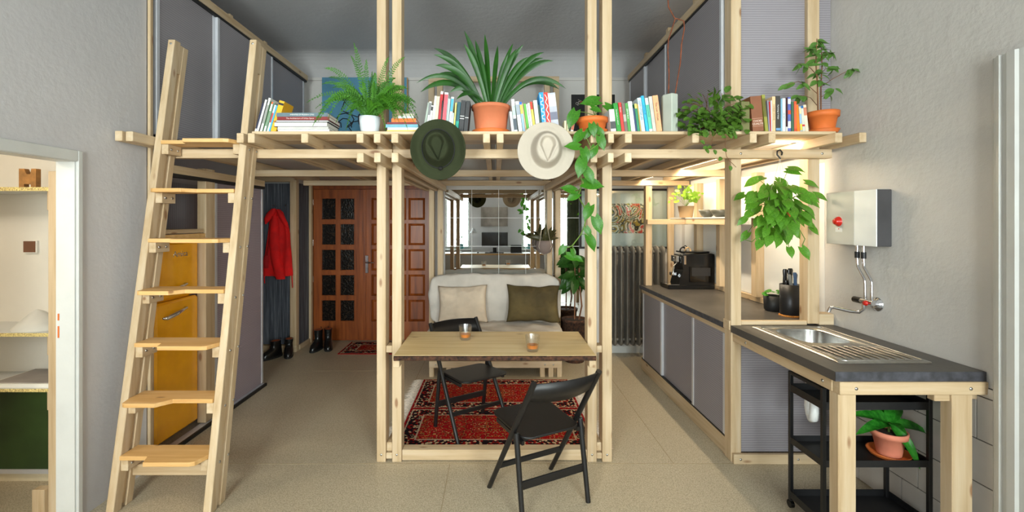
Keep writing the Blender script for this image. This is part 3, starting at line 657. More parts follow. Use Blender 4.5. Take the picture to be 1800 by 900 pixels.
def cushion(label, mat_, cx, cy, cz, w_, h_, th, rx, rz, seed, sag=0.0):
    t = thing('cushion', label, 'cushion', (cx, cy, cz-h_))
    n = 30; vs = []; fs = []
    Rm = Matrix.Rotation(rz, 3, 'Y') @ Matrix.Rotation(rx, 3, 'X')
    for side in (1, -1):
        for j in range(n+1):
            for i in range(n+1):
                u, v = -1+2*i/n, -1+2*j/n
                pin = 1-0.10*(1-abs(u)**2)*(abs(v)**3); pin2 = 1-0.08*(1-abs(v)**2)*(abs(u)**3)
                x, z = u*w_*pin2, v*h_*pin
                dth = th*max(0, (1-u**4)*(1-v**4))**0.55
                wob = 0.014*noise.noise(Vector((u*3+seed, v*3, side)))+0.010*noise.noise(Vector((u*7, v*9+seed, side)))
                y = -side*(dth+wob*min(1, 6*(1-max(abs(u), abs(v)))))
                z += 0.012*noise.noise(Vector((u*2.3, seed, v)))-sag*(1-v)*0.1
                vs.append(Rm @ Vector((x, y, z))+Vector((cx, cy, cz)))
    for s_ in range(2):
        b = s_*(n+1)**2
        for j in range(n):
            for i in range(n):
                a = b+j*(n+1)+i; fs.append((a, a+1, a+n+2, a+n+1) if s_ == 0 else (a, a+n+1, a+n+2, a+1))
    MB().raw(vs, fs, True).build('cover', mat_, t, weld=True)
    rim = [Rm @ Vector((u*w_, 0, v*h_))+Vector((cx, cy, cz)) for u, v in ()]
    return t
cushion('beige square cushion leaning on the sofa back beside the olive one', 'pillow_beige', -0.375, 5.20, 0.70, 0.285, 0.215, 0.07, -0.30, -0.03, 1)
cushion('olive velvet cushion leaning on the sofa back', 'olive_velvet', 0.43, 5.20, 0.705, 0.305, 0.215, 0.065, -0.30, 0.02, 4)

# ------------------------------------------------------------------ mirror wall
MI = thing('mirror', 'wall mirror of square glass tiles behind the sofa', 'mirror', (0.2, YB-0.01, 0))
cx = [-0.632+0.336*i for i in range(6)]; rz_ = [2.04-0.3545*i for i in range(6)]
B(cx[0], cx[-1], YB-0.006, YB-0.001, rz_[-1], rz_[0]).build('backing', 'white_plastic', MI)
tm = MB().box(0.0025, 0.3335, -0.0095, -0.0062, -0.352, -0.0025).mesh('mirror_tile', 'mirror_glass')
for i in range(5):
    for j in range(5): link_copy(tm, 'mirror_tile', MI, Matrix.Translation((cx[i], YB, rz_[j])))
# framed picture
P = thing('framed_picture', 'large black framed abstract painting with a wide mat above the radiator', 'picture', (1.6, YB-0.02, 1.31))
x0, x1, z0, z1 = (1018-871)*YB/800, (1175-871)*YB/800, 1.65-(437-388)*YB/800, 1.65+(388-332)*YB/800
B(x0+0.01, x1-0.01, YB-0.012, YB-0.001, z0+0.01, z1-0.01).build('mat_board', 'picture_mat', P)
B((1062-871)*YB/800, (1132-871)*YB/800, YB-0.015, YB-0.012, 1.65-(410-388)*YB/800, 1.65+(388-358)*YB/800).build('print', 'abstract_art', P)
B(x0+0.012, x1-0.012, YB-0.019, YB-0.0165, z0+0.012, z1-0.012).build('glazing', 'clear_glass', P)
g = MB(); t_ = 0.025
g.box(x0, x1, YB-0.032, YB-0.002, z1-t_, z1); g.box(x0, x1, YB-0.032, YB-0.002, z0, z0+t_); g.box(x0, x0+t_, YB-0.032, YB-0.002, z0+t_, z1-t_); g.box(x1-t_, x1, YB-0.032, YB-0.002, z0+t_, z1-t_); g.build('frame', 'poster_black', P)
# radiator
RA = thing('radiator', 'tall dark grey column radiator below the framed painting', 'radiator', (1.75, 5.55, 0))
se = MB(); prof = []
for i in range(24):
    a = 2*pi*i/24; prof.append((0.026*math.cos(a), 0.085*math.sin(a)))
def rnd_ring(z, k, kx=1.0): return [Vector((x*k*kx, y*k, z)) for x, y in prof]
se.loft([rnd_ring(0.13, 0.3), rnd_ring(0.14, 0.75), rnd_ring(0.17, 1.0, 1.25), rnd_ring(0.21, 0.95), rnd_ring(0.24, 0.9, 0.8), rnd_ring(1.23, 0.9, 0.8), rnd_ring(1.26, 0.95), rnd_ring(1.30, 1.0, 1.25), rnd_ring(1.33, 0.8), rnd_ring(1.345, 0.3)])
sm = se.mesh('radiator_section', 'radiator_grey')
for i in range(10): link_copy(sm, 'section', RA, Matrix.Translation((1.375+i*0.0735, 5.56, 0)))
for x in (1.375, 1.375+0.6615): MB().tube([(x, 5.56, 0.0), (x, 5.56, 0.16)], 0.02).build('foot', 'radiator_grey', RA)
MB().tube([(1.35, 5.56, 0.20), (2.06, 5.56, 0.20)], 0.022).build('pipe', 'radiator_grey', RA); MB().tube([(1.35, 5.56, 1.27), (2.06, 5.56, 1.27)], 0.022).build('pipe', 'radiator_grey', RA)
struct(B(1.06, XR, YB-0.015, YB-0.0005, 0, 0.09).build('baseboard_back', 'white_paint', None, 0.003))

# ------------------------------------------------------------------ kitchen
XK, ZK = 1.62, 0.935
K = thing('kitchen_cabinet', 'long low kitchen cabinet with ribbed sliding doors and pine rails', 'cabinet', (1.95, 4.1, 0))
timber(K, 'plinth_rail', XK, XK+0.045, 3.205, 5.06, 0.0, 0.12); timber(K, 'top_rail', XK, XK+0.045, 3.21, 5.06, 0.855, 0.894)
B(XK+0.005, XK+0.04, 3.21, 5.06, 0.12, 0.134).build('track', 'track_black', K)
timber(K, 'end_rail', XK-0.005, 2.32, 3.08, 3.109, 0.0, 0.066, PX); bolt(K, 1.66, 3.08, 0.033); bolt(K, 2.05, 3.08, 0.033)
B(1.681, 2.32, 3.125, 3.141, 0.066, 0.885).build('end_sheet', 'ribbed_sheet', K)
timber(K, 'inner_shelf', 1.69, 2.31, 3.16, 5.0, 0.45, 0.50, PY); B(1.67, 2.32, 5.02, 5.05, 0.0, 0.89).build('back_sheet', 'smoke_sheet', K); timber(K, 'rear_post', 2.25, 2.32, 3.155, 3.21, 0.066, 0.44)
sg = 'sliding doors of the kitchen cabinet'
sliding_panel(XK+0.012, 3.215, 3.765, 0.135, 0.853, 'ribbed sliding cabinet door below the tall kitchen post', 'ribbed_sheet', 0.012, 0.035)
sliding_panel(XK+0.030, 3.74, 4.48, 0.135, 0.853, 'ribbed sliding cabinet door in the middle of the low kitchen cabinet', 'ribbed_sheet', 0.012, 0.035)
sliding_panel(XK+0.012, 4.45, 5.02, 0.135, 0.853, 'ribbed sliding cabinet door below the coffee machine, next to the radiator', 'ribbed_sheet', 0.012, 0.035)
wt = thing('worktop', 'dark stone-look worktop carrying the coffee machine and knife block', 'worktop', (1.97, 4.2, 0.895))
B(XK-0.012, 2.322, 3.21, 5.08, 0.895, ZK).build('slab', 'laminate_dark', wt); B(XK-0.016, XK-0.0125, 3.21, 5.08, 0.896, ZK-0.001).build('edge_band', 'laminate_edge', wt)
sl = thing('worktop_sill', 'thin pine upstand across the worktop behind the steel sink', 'rail', (1.9, 3.16, ZK))
timber(sl, 'rail', XK-0.02, 1.609, 3.115, 3.20, 0.90, 0.965, PX); timber(sl, 'rail', 1.681, 2.134, 3.115, 3.145, ZK+0.0005, 0.965, PX); timber(sl, 'rail', 2.216, 2.318, 3.115, 3.20, ZK+0.0005, 1.01, PX); timber(sl, 'upstand', 2.295, 2.325, 3.21, 5.06, ZK+0.0005, 0.985)
# sink counter
KC = thing('sink_counter', 'dark sink counter on pine legs with the black cart beneath', 'counter', (1.97, 2.6, 0))
YC = 2.156
sx0, sx1, sy0, sy1 = 1.72, 2.195, 2.28, 3.06
hx0, hx1, hy0, hy1 = 1.80, 2.11, 2.64, 3.0
sl_ = MB(); sl_.box(XK-0.012, hx0, YC, 3.11, 0.889, ZK); sl_.box(hx1, 2.322, YC, 3.11, 0.889, ZK); sl_.box(hx0, hx1, YC, hy0, 0.889, ZK); sl_.box(hx0, hx1, hy1, 3.11, 0.889, ZK); sl_.build('slab', 'laminate_dark', KC)
B(XK-0.012, 2.322, YC-0.004, YC-0.0003, 0.890, ZK-0.001).build('edge_band', 'laminate_edge', KC)
timber(KC, 'front_rail', XK+0.004, 2.325, YC-0.012, YC+0.035, 0.828, 0.8885); timber(KC, 'side_rail', XK, XK+0.045, YC+0.036, 3.11, 0.828, 0.8885); timber(KC, 'side_rail', 2.275, 2.322, YC+0.036, 3.11, 0.79, 0.8885)
timber(KC, 'leg', XK+0.005, XK+0.09, YC+0.001, YC+0.062, 0.0, 0.8275); timber(KC, 'leg', 2.165, 2.262, YC+0.001, YC+0.062, 0.0, 0.8275)
timber(KC, 'brace', 2.09, 2.164, YC+0.01, YC+0.05, 0.79, 0.827, PX)
for x in (1.70, 2.24): bolt(KC, x, YC-0.012, 0.858)
bolt(KC, XK, YC+0.1, 0.858, '-x'); bolt(KC, XK, 2.95, 0.858, '-x')
SK = thing('sink', 'stainless steel sink with drainer ribs set into the dark counter', 'sink', (1.96, 2.67, ZK))
def rrect(x0, x1, y0, y1, r, k=6):
    out = []
    for cx_, cy_, a0 in ((x1-r, y1-r, 0), (x0+r, y1-r, pi/2), (x0+r, y0+r, pi), (x1-r, y0+r, 1.5*pi)):
        for i in range(k): a = a0+i*pi/2/(k-1); out.append((cx_+r*math.cos(a), cy_+r*math.sin(a)))
    return out
ot = rrect(sx0, sx1, sy0, sy1, 0.012); bw = rrect(hx0+0.004, hx1-0.004, hy0+0.004, hy1-0.004, 0.085)
mid = rrect(hx0+0.03, hx1-0.03, hy0+0.03, hy1-0.03, 0.07)
rim = MB(); ri = lambda pl, z: [Vector((x, y, z)) for x, y in pl]
rim.loft([ri(ot, ZK+0.0005), ri([(x+(0.002 if x < 1.9 else -0.002), y+(0.002 if y < 2.7 else -0.002)) for x, y in ot], ZK+0.005), ri(bw, ZK+0.004), ri(bw, ZK-0.004), ri([((x-1.955)*0.985+1.955, (y-2.82)*0.985+2.82) for x, y in bw], ZK-0.03), ri([((x-1.955)*0.92+1.955, (y-2.82)*0.92+2.82) for x, y in bw], ZK-0.13), ri(mid, ZK-0.15)], True, False)
rim.raw(ri(mid, ZK-0.15), [tuple(range(len(mid)))]); rim.build('basin', 'steel', SK)
for i in range(9):
    x = 1.80+i*0.042; MB().tube([(x, 2.33, ZK+0.0045), (x, 2.345, ZK+0.008), (x, 2.56-0.003*i, ZK+0.008), (x, 2.58-0.003*i, ZK+0.0045)], 0.0045, 6).build('drainer_rib', 'steel', SK)
MB().tube([(x, y, ZK+0.006) for x, y in rrect(sx0+0.035, sx1-0.02, sy0+0.025, sy1-0.02, 0.03)], 0.0035, 6, closed=True).build('drainer_bead', 'steel', SK)
MB().lathe([(0.03, 0.0), (0.028, 0.004), (0.012, 0.004)], (1.955, 2.82, ZK-0.149), 18).build('drain', 'chrome', SK)
MB().tube([(1.955, 2.82, ZK-0.152), (1.94, 2.82, 0.50), (1.935, 2.80, 0.46), (1.925, 2.77, 0.445), (1.915, 2.74, 0.46), (1.915, 2.735, 0.50), (1.925, 2.75, 0.54), (2.02, 2.88, 0.56), (2.30, 3.0, 0.57)], 0.024, 12).build('trap_pipe', 'white_plastic', SK)
# cart
CT = thing('trolley_cart', 'black metal three-tier kitchen cart under the sink counter', 'cart', (1.97, 2.49, 0))
ax0, ax1, ay0, ay1 = 1.69, 2.26, 2.35, 2.63
for x in (ax0, ax1-0.02):
    for y in (ay0, ay1-0.02): B(x, x+0.02, y, y+0.02, 0.035, 0.785).build('post', 'cart_black', CT, 0.002); MB().lathe([(0.022, -0.01), (0.022, 0.01)], (x+0.01, y+0.01, 0.022), 14, 'x').build('caster', 'black_plastic', CT)
for zb, zt_ in ((0.06, 0.10), (0.375, 0.41), (0.672, 0.712)):
    q = MB(); q.box(ax0+0.004, ax1-0.004, ay0+0.004, ay1-0.004, zb, zb+0.004); th = 0.004
    q.box(ax0+0.002, ax1-0.002, ay0+0.002, ay0+0.006, zb, zt_); q.box(ax0+0.002, ax1-0.002, ay1-0.006, ay1-0.002, zb, zt_); q.box(ax0+0.002, ax0+0.006, ay0+0.006, ay1-0.006, zb, zt_); q.box(ax1-0.006, ax1-0.002, ay0+0.006, ay1-0.006, zb, zt_)
    q.build('tray', 'cart_black', CT)
for x in (ax0, ax1-0.02): B(x, x+0.02, ay0+0.02, ay1-0.02, 0.768, 0.785).build('handle', 'cart_black', CT)
# boiler, pipes, tap
BO = thing('water_heater', 'grey and white under-sink style water heater with a red knob on the plain wall', 'water heater', (XR, 2.86, 1.50))
bx0, by0, by1, bz0, bz1 = 2.235, 2.672, 3.075, 1.497, 1.835
B(bx0+0.006, XR-0.001, by0, by1, bz0, bz1).build('case', 'boiler_side', BO, 0.004); ym = by0+0.165
B(bx0, bx0+0.0065, by0-0.001, ym, bz0, bz1).build('front_panel', 'boiler_white', BO, 0.002)
B(bx0, bx0+0.0065, ym, by1+0.001, bz0, bz1).build('front_panel', 'boiler_grey', BO, 0.002); B(bx0+0.006, XR-0.02, by0+0.01, by1-0.01, bz1-0.004, bz1+0.002).build('top_panel', 'boiler_grey', BO)
MB().lathe([(0.0, 0.03), (0.016, 0.029), (0.02, 0.024), (0.02, 0.012), (0.03, 0.008), (0.032, 0.0)], (bx0, 2.965, 1.645), 24, 'x').build('knob', 'knob_red', BO)
B(bx0-0.001, bx0+0.001, 2.935, 2.992, 1.577, 1.606).build('label_plate', 'white_plastic', BO); MB().lathe([(0.004, 0.002), (0.004, 0.0)], (bx0, 2.962, 1.597), 10, 'x').build('indicator', 'knob_red', BO)
TP = thing('wall_tap', 'chrome wall tap with twin pipes rising to the water heater', 'tap', (XR, 2.72, 1.14))
for y, o in ((2.875, 0.0), (2.825, 0.008)):
    MB().tube([(2.285, y, bz0), (2.285, y, 1.40), (2.285, y-0.005, 1.36), (2.29, y-0.05, 1.29), (2.29, y-0.055, 1.26), (2.29, y-0.055, 1.165)], 0.0085, 10).build('pipe', 'chrome', TP)
    MB().tube([(2.285, y, 1.455), (2.285, y, 1.415)], 0.014, 10).build('coupling', 'dark_metal', TP)
MB().tube([(2.29, 2.755, 1.15), (2.29, 2.85, 1.15)], 0.017, 12).build('valve_body', 'chrome', TP)
MB().tube([(2.29, 2.85, 1.15), (2.29, 2.905, 1.15)], 0.019, 12).build('valve_handle', 'black_plastic', TP)
MB().lathe([(0.0, 0.016), (0.013, 0.014), (0.016, 0.0)], (2.272, 2.79, 1.145), 16, 'x').build('valve_cap', 'knob_red', TP)
MB().lathe([(0.0, 0.03), (0.022, 0.03), (0.026, 0.02), (0.042, 0.012), (0.045, 0.0)], (XR, 2.775, 1.14), 24, 'x').build('wall_rosette', 'chrome', TP)
MB().tube([(2.29, 2.83, 1.145), (2.29, 2.83, 1.10), (2.28, 2.85, 1.078), (2.25, 2.89, 1.076), (2.20, 2.955, 1.088), (2.185, 2.97, 1.082), (2.178, 2.975, 1.055)], [0.011]*6+[0.013], 10).build('spout', 'chrome', TP)

# studs and shelf above the rear worktop
for y in (3.94, 4.58, 5.10): timber(L, 'wall_stud', 2.255, 2.328, y, y+0.075, 0.986, ZB0)
timber(L, 'wall_stud', 2.13, 2.205, YB-0.075, YB-0.036, 0.2, ZB0); timber(L, 'kitchen_post', 1.65, 1.72, 5.0, 5.07, ZK+0.0005, ZS0+0.02); timber(L, 'shelf_rail', 1.655, 2.10, 4.955, 4.998, 1.61, 1.665, PX)
for y in (3.55, 4.25, 4.9): pass
BK = thing('wall_sheet', 'pale translucent sheet lining the wall behind the kitchen studs', 'panel', (2.325, 4.4, 0.99))
B(2.3285, 2.3295, 3.22, 5.6, 0.99, 2.06).build('sheet', 'white_plastic', BK)
SH = thing('wall_shelf', 'narrow white-topped pine shelf over the coffee machine', 'shelf', (2.2, 4.6, 1.61))
B(2.055, 2.254, 3.92, 5.36, 1.672, 1.684).build('shelf_board', 'white_paint', SH); timber(SH, 'shelf_beam', 2.06, 2.10, 3.92, 5.36, 1.612, 1.6715)
# led strip under the deck
LE = thing('led_strip', 'warm glowing strip light under the loft deck above the worktop', 'strip light', (1.74, 4.1, 2.14))
LED_P = 15
for y0, y1 in ((3.23, 4.29), (4.37, 5.41)):
    B(1.726, 1.732, y0, y1, 2.133, 2.16).build('channel', 'white_plastic', LE); B(1.7325, 1.748, y0, y1, 2.136, 2.148).build('diffuser', 'led_glow', LE)
    area('led_light', (1.765, (y0+y1)/2, 2.14), (0, -0.5, 0), 0.03, y1-y0, LED_P, (1.0, 0.84, 0.60))
B(1.76, 2.08, 3.116, 3.128, 2.112, 2.124).build('diffuser', 'led_glow', LE); area('led_light', (1.92, 3.122, 2.13), (pi-0.5, 0, 0), 0.3, 0.01, 3.0, (1.0, 0.86, 0.64))  # front glow bar and upward lamp added to brighten the deck underside

# ------------------------------------------------------------------ coffee machine
CM = thing('coffee_machine', 'glossy black coffee machine with a clear water tank on the worktop', 'coffee machine', (2.03, 4.86, ZK))
m = MB(); m.prism([(1.905, ZK+0.045), (2.285, ZK+0.0), (2.285, ZK+0.365), (2.25, ZK+0.375), (1.95, ZK+0.355), (1.935, ZK+0.33), (1.955, ZK+0.20), (1.925, ZK+0.12)], 4.745, 4.97, 'xz'); m.build('body', 'black_plastic', CM, 0.004)
B(1.80, 2.285, 4.74, 4.975, ZK+0.0, ZK+0.045).build('drip_tray', 'black_plastic', CM, 0.006); B(1.80, 1.915, 4.738, 4.9, ZK+0.0455, ZK+0.05).build('tray_grid', 'chrome', CM)
B(2.02, 2.25, 4.735, 4.744, ZK+0.075, ZK+0.235).build('water_tank', 'black_glass', CM, 0.003); B(2.04, 2.235, 4.731, 4.735, ZK+0.14, ZK+0.225).build('tank_window', 'dark_void', CM)
B(1.90, 1.934, 4.79, 4.93, ZK+0.28, ZK+0.345).build('control_panel', 'steel', CM, 0.003); B(1.96, 2.25, 4.78, 4.95, ZK+0.376, ZK+0.392).build('lid', 'black_plastic', CM, 0.004)
for z in (0.295, 0.32): MB().lathe([(0.008, 0.006), (0.008, 0.0)], (1.90, 4.86, ZK+z), 10, 'x').build('button', 'chrome', CM)
MB().tube([(1.925, 4.83, ZK+0.27), (1.89, 4.82, ZK+0.24), (1.872, 4.81, ZK+0.15)], 0.008, 8).build('steam_wand', 'chrome', CM); B(1.87, 1.93, 4.84, 4.90, ZK+0.13, ZK+0.17).build('spout', 'chrome', CM, 0.006)
B(1.965, 1.985, 4.737, 4.744, ZK+0.26, ZK+0.35).build('trim_strip', 'chrome', CM)
CB = thing('headset', 'coiled black cable headset lying on top of the coffee machine', 'headphones', (2.0, 4.86, ZK+0.36))
for x, z in ((1.985, 0.405), (2.035, 0.402)): MB().tube([(x+0.03*math.cos(a), 4.82+0.01*math.sin(a*2), ZK+z+0.03*math.sin(a)) for a in [i*2*pi/20 for i in range(20)]], 0.008, 6, closed=True).build('cup', 'black_plastic' if x < 2 else 'clay_pot', CB)
MB().tube([(1.985, 4.82, ZK+0.435), (2.01, 4.82, ZK+0.452), (2.035, 4.82, ZK+0.43)], 0.005, 6).build('band', 'black_plastic', CB)

# ------------------------------------------------------------------ knife holder, coaster, small pot, bowls, decanter
CO = tag(MB().prism([(2.215+0.078*math.cos(pi/8+i*pi/4), 3.42+0.078*math.sin(pi/8+i*pi/4)) for i in range(8)], ZK+0.0005, ZK+0.012).build('coaster', 'cork', None, 0.002), 'octagonal cork coaster under the knife holder', 'coaster')
KH = thing('knife_holder', 'round smoky metal knife holder standing on a cork coaster', 'knife holder', (2.215, 3.42, ZK+0.0125))
MB().lathe([(0.066, 0.0), (0.070, 0.006), (0.071, 0.226), (0.067, 0.226), (0.067, 0.19), (0.0, 0.19)], (2.215, 3.42, ZK+0.0125), 32).build('holder', 'dark_metal', KH)
def knife(x, y, h, w_, tilt, m, label):
    t = thing('knife', label, 'knife', (x, y, ZK+0.21))
    z0 = ZK+0.215; r = []
    for q, k in ((0.0, 0.8), (0.25, 1.0), (0.6, 0.85), (0.9, 1.1), (1.0, 0.7)):
        c_ = Vector((x+tilt*q*h, y, z0+q*h)); r.append([c_+Vector((w_*k*math.cos(a), 0.010*math.sin(a), 0)) for a in [i*2*pi/10 for i in range(10)]])
    MB().loft(r).build('grip', m, t); B(x-w_*0.7, x+w_*0.7, y-0.0015, y+0.0015, ZK+0.205, z0).build('blade', 'steel', t)
knife(2.188, 3.440, 0.135, 0.017, 0.0, 'black_plastic', 'knife with the tallest plain black grip in the round holder'); knife(2.227, 3.445, 0.14, 0.020, 0.03, 'black_glass', 'knife with a broad glossy black grip behind the blue one')
knife(2.202, 3.385, 0.10, 0.013, -0.18, 'knife_grey', 'knife with a grey grip leaning in the round holder'); knife(2.235, 3.390, 0.115, 0.013, -0.05, 'knife_blue', 'knife with a blue grip in the round holder')
knife(2.260, 3.430, 0.10, 0.010, 0.05, 'black_plastic', 'knife with a slim black grip beside the blue one in the holder'); knife(2.172, 3.405, 0.055, 0.012, 0.0, 'black_plastic', 'knife with the shortest stubby black grip in the holder')
for i, (x, y, r, h, lb) in enumerate(((2.15, 4.62, 0.085, 0.075, 'dark bowl next to the clay pot on the narrow shelf'), (2.15, 4.34, 0.10, 0.07, 'wide dark grey bowl between the glass carafe and the other bowl'))):
    o = MB().lathe([(r*0.45, 0.0), (r*0.7, h*0.3), (r, h), (r-0.006, h), (r*0.65, h*0.35), (0, h*0.15)], (x, y, 1.6845), 28).build('bowl', 'bowl_dark'); tag(o, lb, 'bowl')
tag(MB().lathe([(0.045, 0.0), (0.05, 0.01), (0.042, 0.09), (0.022, 0.15), (0.032, 0.20), (0.030, 0.20), (0.020, 0.15), (0.040, 0.09), (0.046, 0.012), (0, 0.012)], (2.16, 4.13, 1.6845), 24).build('carafe', 'clear_glass'), 'clear glass carafe at the end of the narrow shelf', 'carafe')
PP = thing('pepper_string', 'string of small red and green dried peppers hanging from the shelf end', 'decoration', (2.052, 3.93, 1.40))
random.seed(5)
for i in range(16):
    z = 1.60-i*0.013; a = i*2.4
    MB().lathe([(0.0, 0.008), (0.007, 0.004), (0.008, -0.004), (0.0, -0.012)], (2.035+0.007*math.cos(a), 3.915+0.007*math.sin(a), z), 8).build('pepper', random.choice(['knob_red', 'leaf_small', 'white_plastic', 'knob_red']), PP)
MB().tube([(2.035, 3.915, 1.655), (2.035, 3.915, 1.40)], 0.002, 5).build('string', 'rope_cream', PP); MB().tube([(2.035, 3.915, 1.655), (2.062, 3.93, 1.66)], 0.002, 5).build('hook', 'steel', PP)

# ------------------------------------------------------------------ room behind the left doorway
w = MB(); w.box(-4.4, -3.2, 2.93, 3.0, 0, ZC); w.box(-4.5, -4.4, 0.3, 3.0, 0, 2.6); w.box(-4.4, XL-0.12, 0.3, 0.4, 0, 2.6); struct(w.build('wall_side_room', 'white_room'))
struct(B(-4.4, XL-0.12, 2.90, 2.93, 0, 2.6).build('wall_side_room_end', 'white_room'))
struct(B(-4.4, XL-0.12, 0.3, 2.93, 2.6, 2.7).build('ceiling_side_room', 'white_room')); struct(B(-4.4, XL-0.13, 2.885, 2.90, 0.0, 0.055).build('baseboard_side_room', 'paper_cream'))
SU = thing('shelving_unit', 'chipboard wall shelves seen through the left doorway', 'shelving', (-2.8, 2.72, 0))
YS = 2.60
for z1, th in ((1.842, 0.022), (1.008, 0.02), (0.690, 0.018)): 
    B(-3.9, -2.53, YS, 2.899, z1-th, z1).build('shelf_board', 'white_paint', SU); B(-3.9, -2.53, YS-0.003, YS-0.0002, z1-th, z1).build('raw_edge', 'chipboard', SU)
    B(-2.575, -2.531, YS+0.012, 2.88, z1-th-0.11, z1-th-0.0005).build('bracket', PZ, SU, 0.002)
timber(SU, 'upright', -2.528, -2.47, YS-0.03, YS+0.03, 0.0, 1.93)
timber(SU, 'foot_block', -2.60, -2.529, YS-0.05, YS+0.0, 0.0, 0.14)
GB = thing('green_board', 'dark green board leaning below the lowest chipboard shelf', 'board', (-3.1, 2.86, 0.06)); B(-3.8, -2.50, 2.868, 2.884, 0.085, 0.66).build('panel', 'green_board', GB); B(-3.8, -2.50, 2.862, 2.886, 0.058, 0.085).build('bottom_strip', 'aluminium', GB)
o = MB(); q = lambda px: (px-871)*2.66/800
cr = MB(); zb_ = 1.8425
x0, x1 = q(33), q(63); hh = 0.112
cr.prism([(x0, zb_), (x0+0.03, zb_), (x0+0.03, zb_+0.022), (x1-0.03, zb_+0.022), (x1-0.03, zb_), (x1, zb_), (x1, zb_+hh), (x1-0.027, zb_+hh), (x1-0.033, zb_+hh-0.032), (x0+0.044, zb_+hh-0.032), (x0+0.030, zb_+hh), (x0, zb_+hh)], 2.66, 2.69, 'xz')
tag(cr.build('cardboard_ornament', 'cardboard', None), 'brown cardboard castle-shaped block on the top chipboard shelf', 'ornament')
cn = MB(); rg = []
for k, z in ((1.0, 0.0), (1.02, 0.01), (0.62, 0.055), (0.22, 0.10), (0.04, 0.112)):
    rg.append([Vector((-2.715+(0.135*k)*math.cos(a)-0.025*(1-k), 2.72+0.12*k*math.sin(a), 1.0085+z)) for a in [i*2*pi/32 for i in range(32)]])
cn.loft(rg); tag(cn.build('cone_shade', 'ceramic_grey'), 'pale grey flattened cone resting on the middle chipboard shelf', 'ornament')
tv = thing('print_tray', 'pale framed flat print lying on the lowest chipboard shelf', 'print', (-2.75, 2.75, 0.69)); B(-2.92, -2.535, 2.615, 2.88, 0.6905, 0.712).build('tray', 'paper', tv); B(-2.90, -2.54, 2.625, 2.87, 0.7125, 0.716).build('print', 'grey_print', tv)
sf = thing('wall_picture', 'small brown square picture on the white wall of the side room', 'picture', (-2.9, 2.895, 1.45)); u = lambda px: (px-871)*2.88/800; vz = lambda py: 1.65-(py-388)*2.88/800
B(u(39), u(63), 2.885, 2.8995, vz(445), vz(423)).build('frame', 'paper', sf); B(u(40), u(61), 2.883, 2.8851, vz(443.5), vz(424)).build('picture', 'brown_card', sf)
CLP = thing('added_room_lamp', 'unseen round white lamp added to light the side room', 'lamp', (-3.2, 1.4, 2.5)); MB().lathe([(0.0, -0.09), (0.10, -0.08), (0.15, -0.03), (0.15, 0.0)], (-3.2, 1.4, 2.595), 28).build('shade', 'added_lamp_glow', CLP)
pl = bpy.data.lights.new('added_lamp_light', 'POINT'); pl.energy = 28; pl.color = (1.0, 0.90, 0.74); pl.shadow_soft_size = 0.12; po = bpy.data.objects.new('added_lamp_light', pl); COL.objects.link(po); po.location = (-3.2, 1.4, 2.42)  # unseen point lamp and shade, added to light the closed side room

# ------------------------------------------------------------------ desk side, seen in the mirror
DE = thing('desk', 'long white desk with a timber edge along the window wall, seen in the mirror', 'desk', (0, -1.0, 0))
B(-2.2, 1.95, -1.28, -0.62, 0.755, 0.785).build('desktop', 'desk_white', DE); B(-2.2, 1.95, -0.619, -0.60, 0.745, 0.787).build('edge_strip', 'oak_edge', DE)
for x in (-1.7, 1.0):
    for dx_ in (-0.16, 0.16):
        for y in (-1.15, -0.75): MB().bar((x+dx_, y, 0), (x+dx_*0.25, y, 0.71), 0.05, 0.04, (0, 1, 0)).build('trestle_leg', PZ, DE)
    timber(DE, 'trestle_beam', x-0.05, x+0.05, -1.2, -0.7, 0.705, 0.754)
MO = thing('monitor', 'wide dark computer monitor on the white desk in the mirror', 'monitor', (-0.02, -0.98, 0.786))
B(-0.375, 0.335, -1.0, -0.97, 0.935, 1.335).build('screen', 'screen_dark', MO, 0.004); B(-0.375, 0.335, -0.969, -0.966, 0.925, 0.94).build('chin', 'aluminium', MO); B(-0.07, 0.03, -1.02, -1.0, 0.80, 1.0).build('stand_neck', 'black_plastic', MO); B(-0.15, 0.11, -1.1, -0.9, 0.7855, 0.80).build('stand_base', 'black_plastic', MO, 0.004)
tag(B(-0.28, 0.22, -0.84, -0.70, 0.7855, 0.805).build('keyboard', 'black_plastic', None, 0.004), 'black keyboard before the monitor in the mirror', 'keyboard')
tag(MB().lathe([(0.035, 0.0), (0.036, 0.015), (0.02, 0.03), (0, 0.032)], (-0.47, -0.8, 0.7855), 16, sx=0.8, sy=1.3).build('mouse', 'black_plastic'), 'small black mouse beside the keyboard in the mirror', 'mouse')
LP = thing('laptop', 'open dark laptop on the desk beside the monitor in the mirror', 'laptop', (0.56, -0.95, 0.786)); B(0.41, 0.71, -0.98, -0.78, 0.7855, 0.80).build('base', 'black_plastic', LP); MB().bar((0.56, -0.99, 0.80), (0.56, -1.05, 0.985), 0.30, 0.012, (0, 1, 0)).build('lid', 'screen_dark', LP)
CVN = thing('canvas', 'grey-brown speckled canvas on the window wall above the monitor, seen in the mirror', 'picture', (-0.03, YW+0.02, 1.5)); B(-0.41, 0.345, YW+0.001, YW+0.025, 1.49, 2.03).build('cloth', 'grey_print', CVN)
DL = thing('desk_lamp', 'silver articulated desk lamp reaching over the white desk in the mirror', 'lamp', (-0.98, -1.1, 0.786))
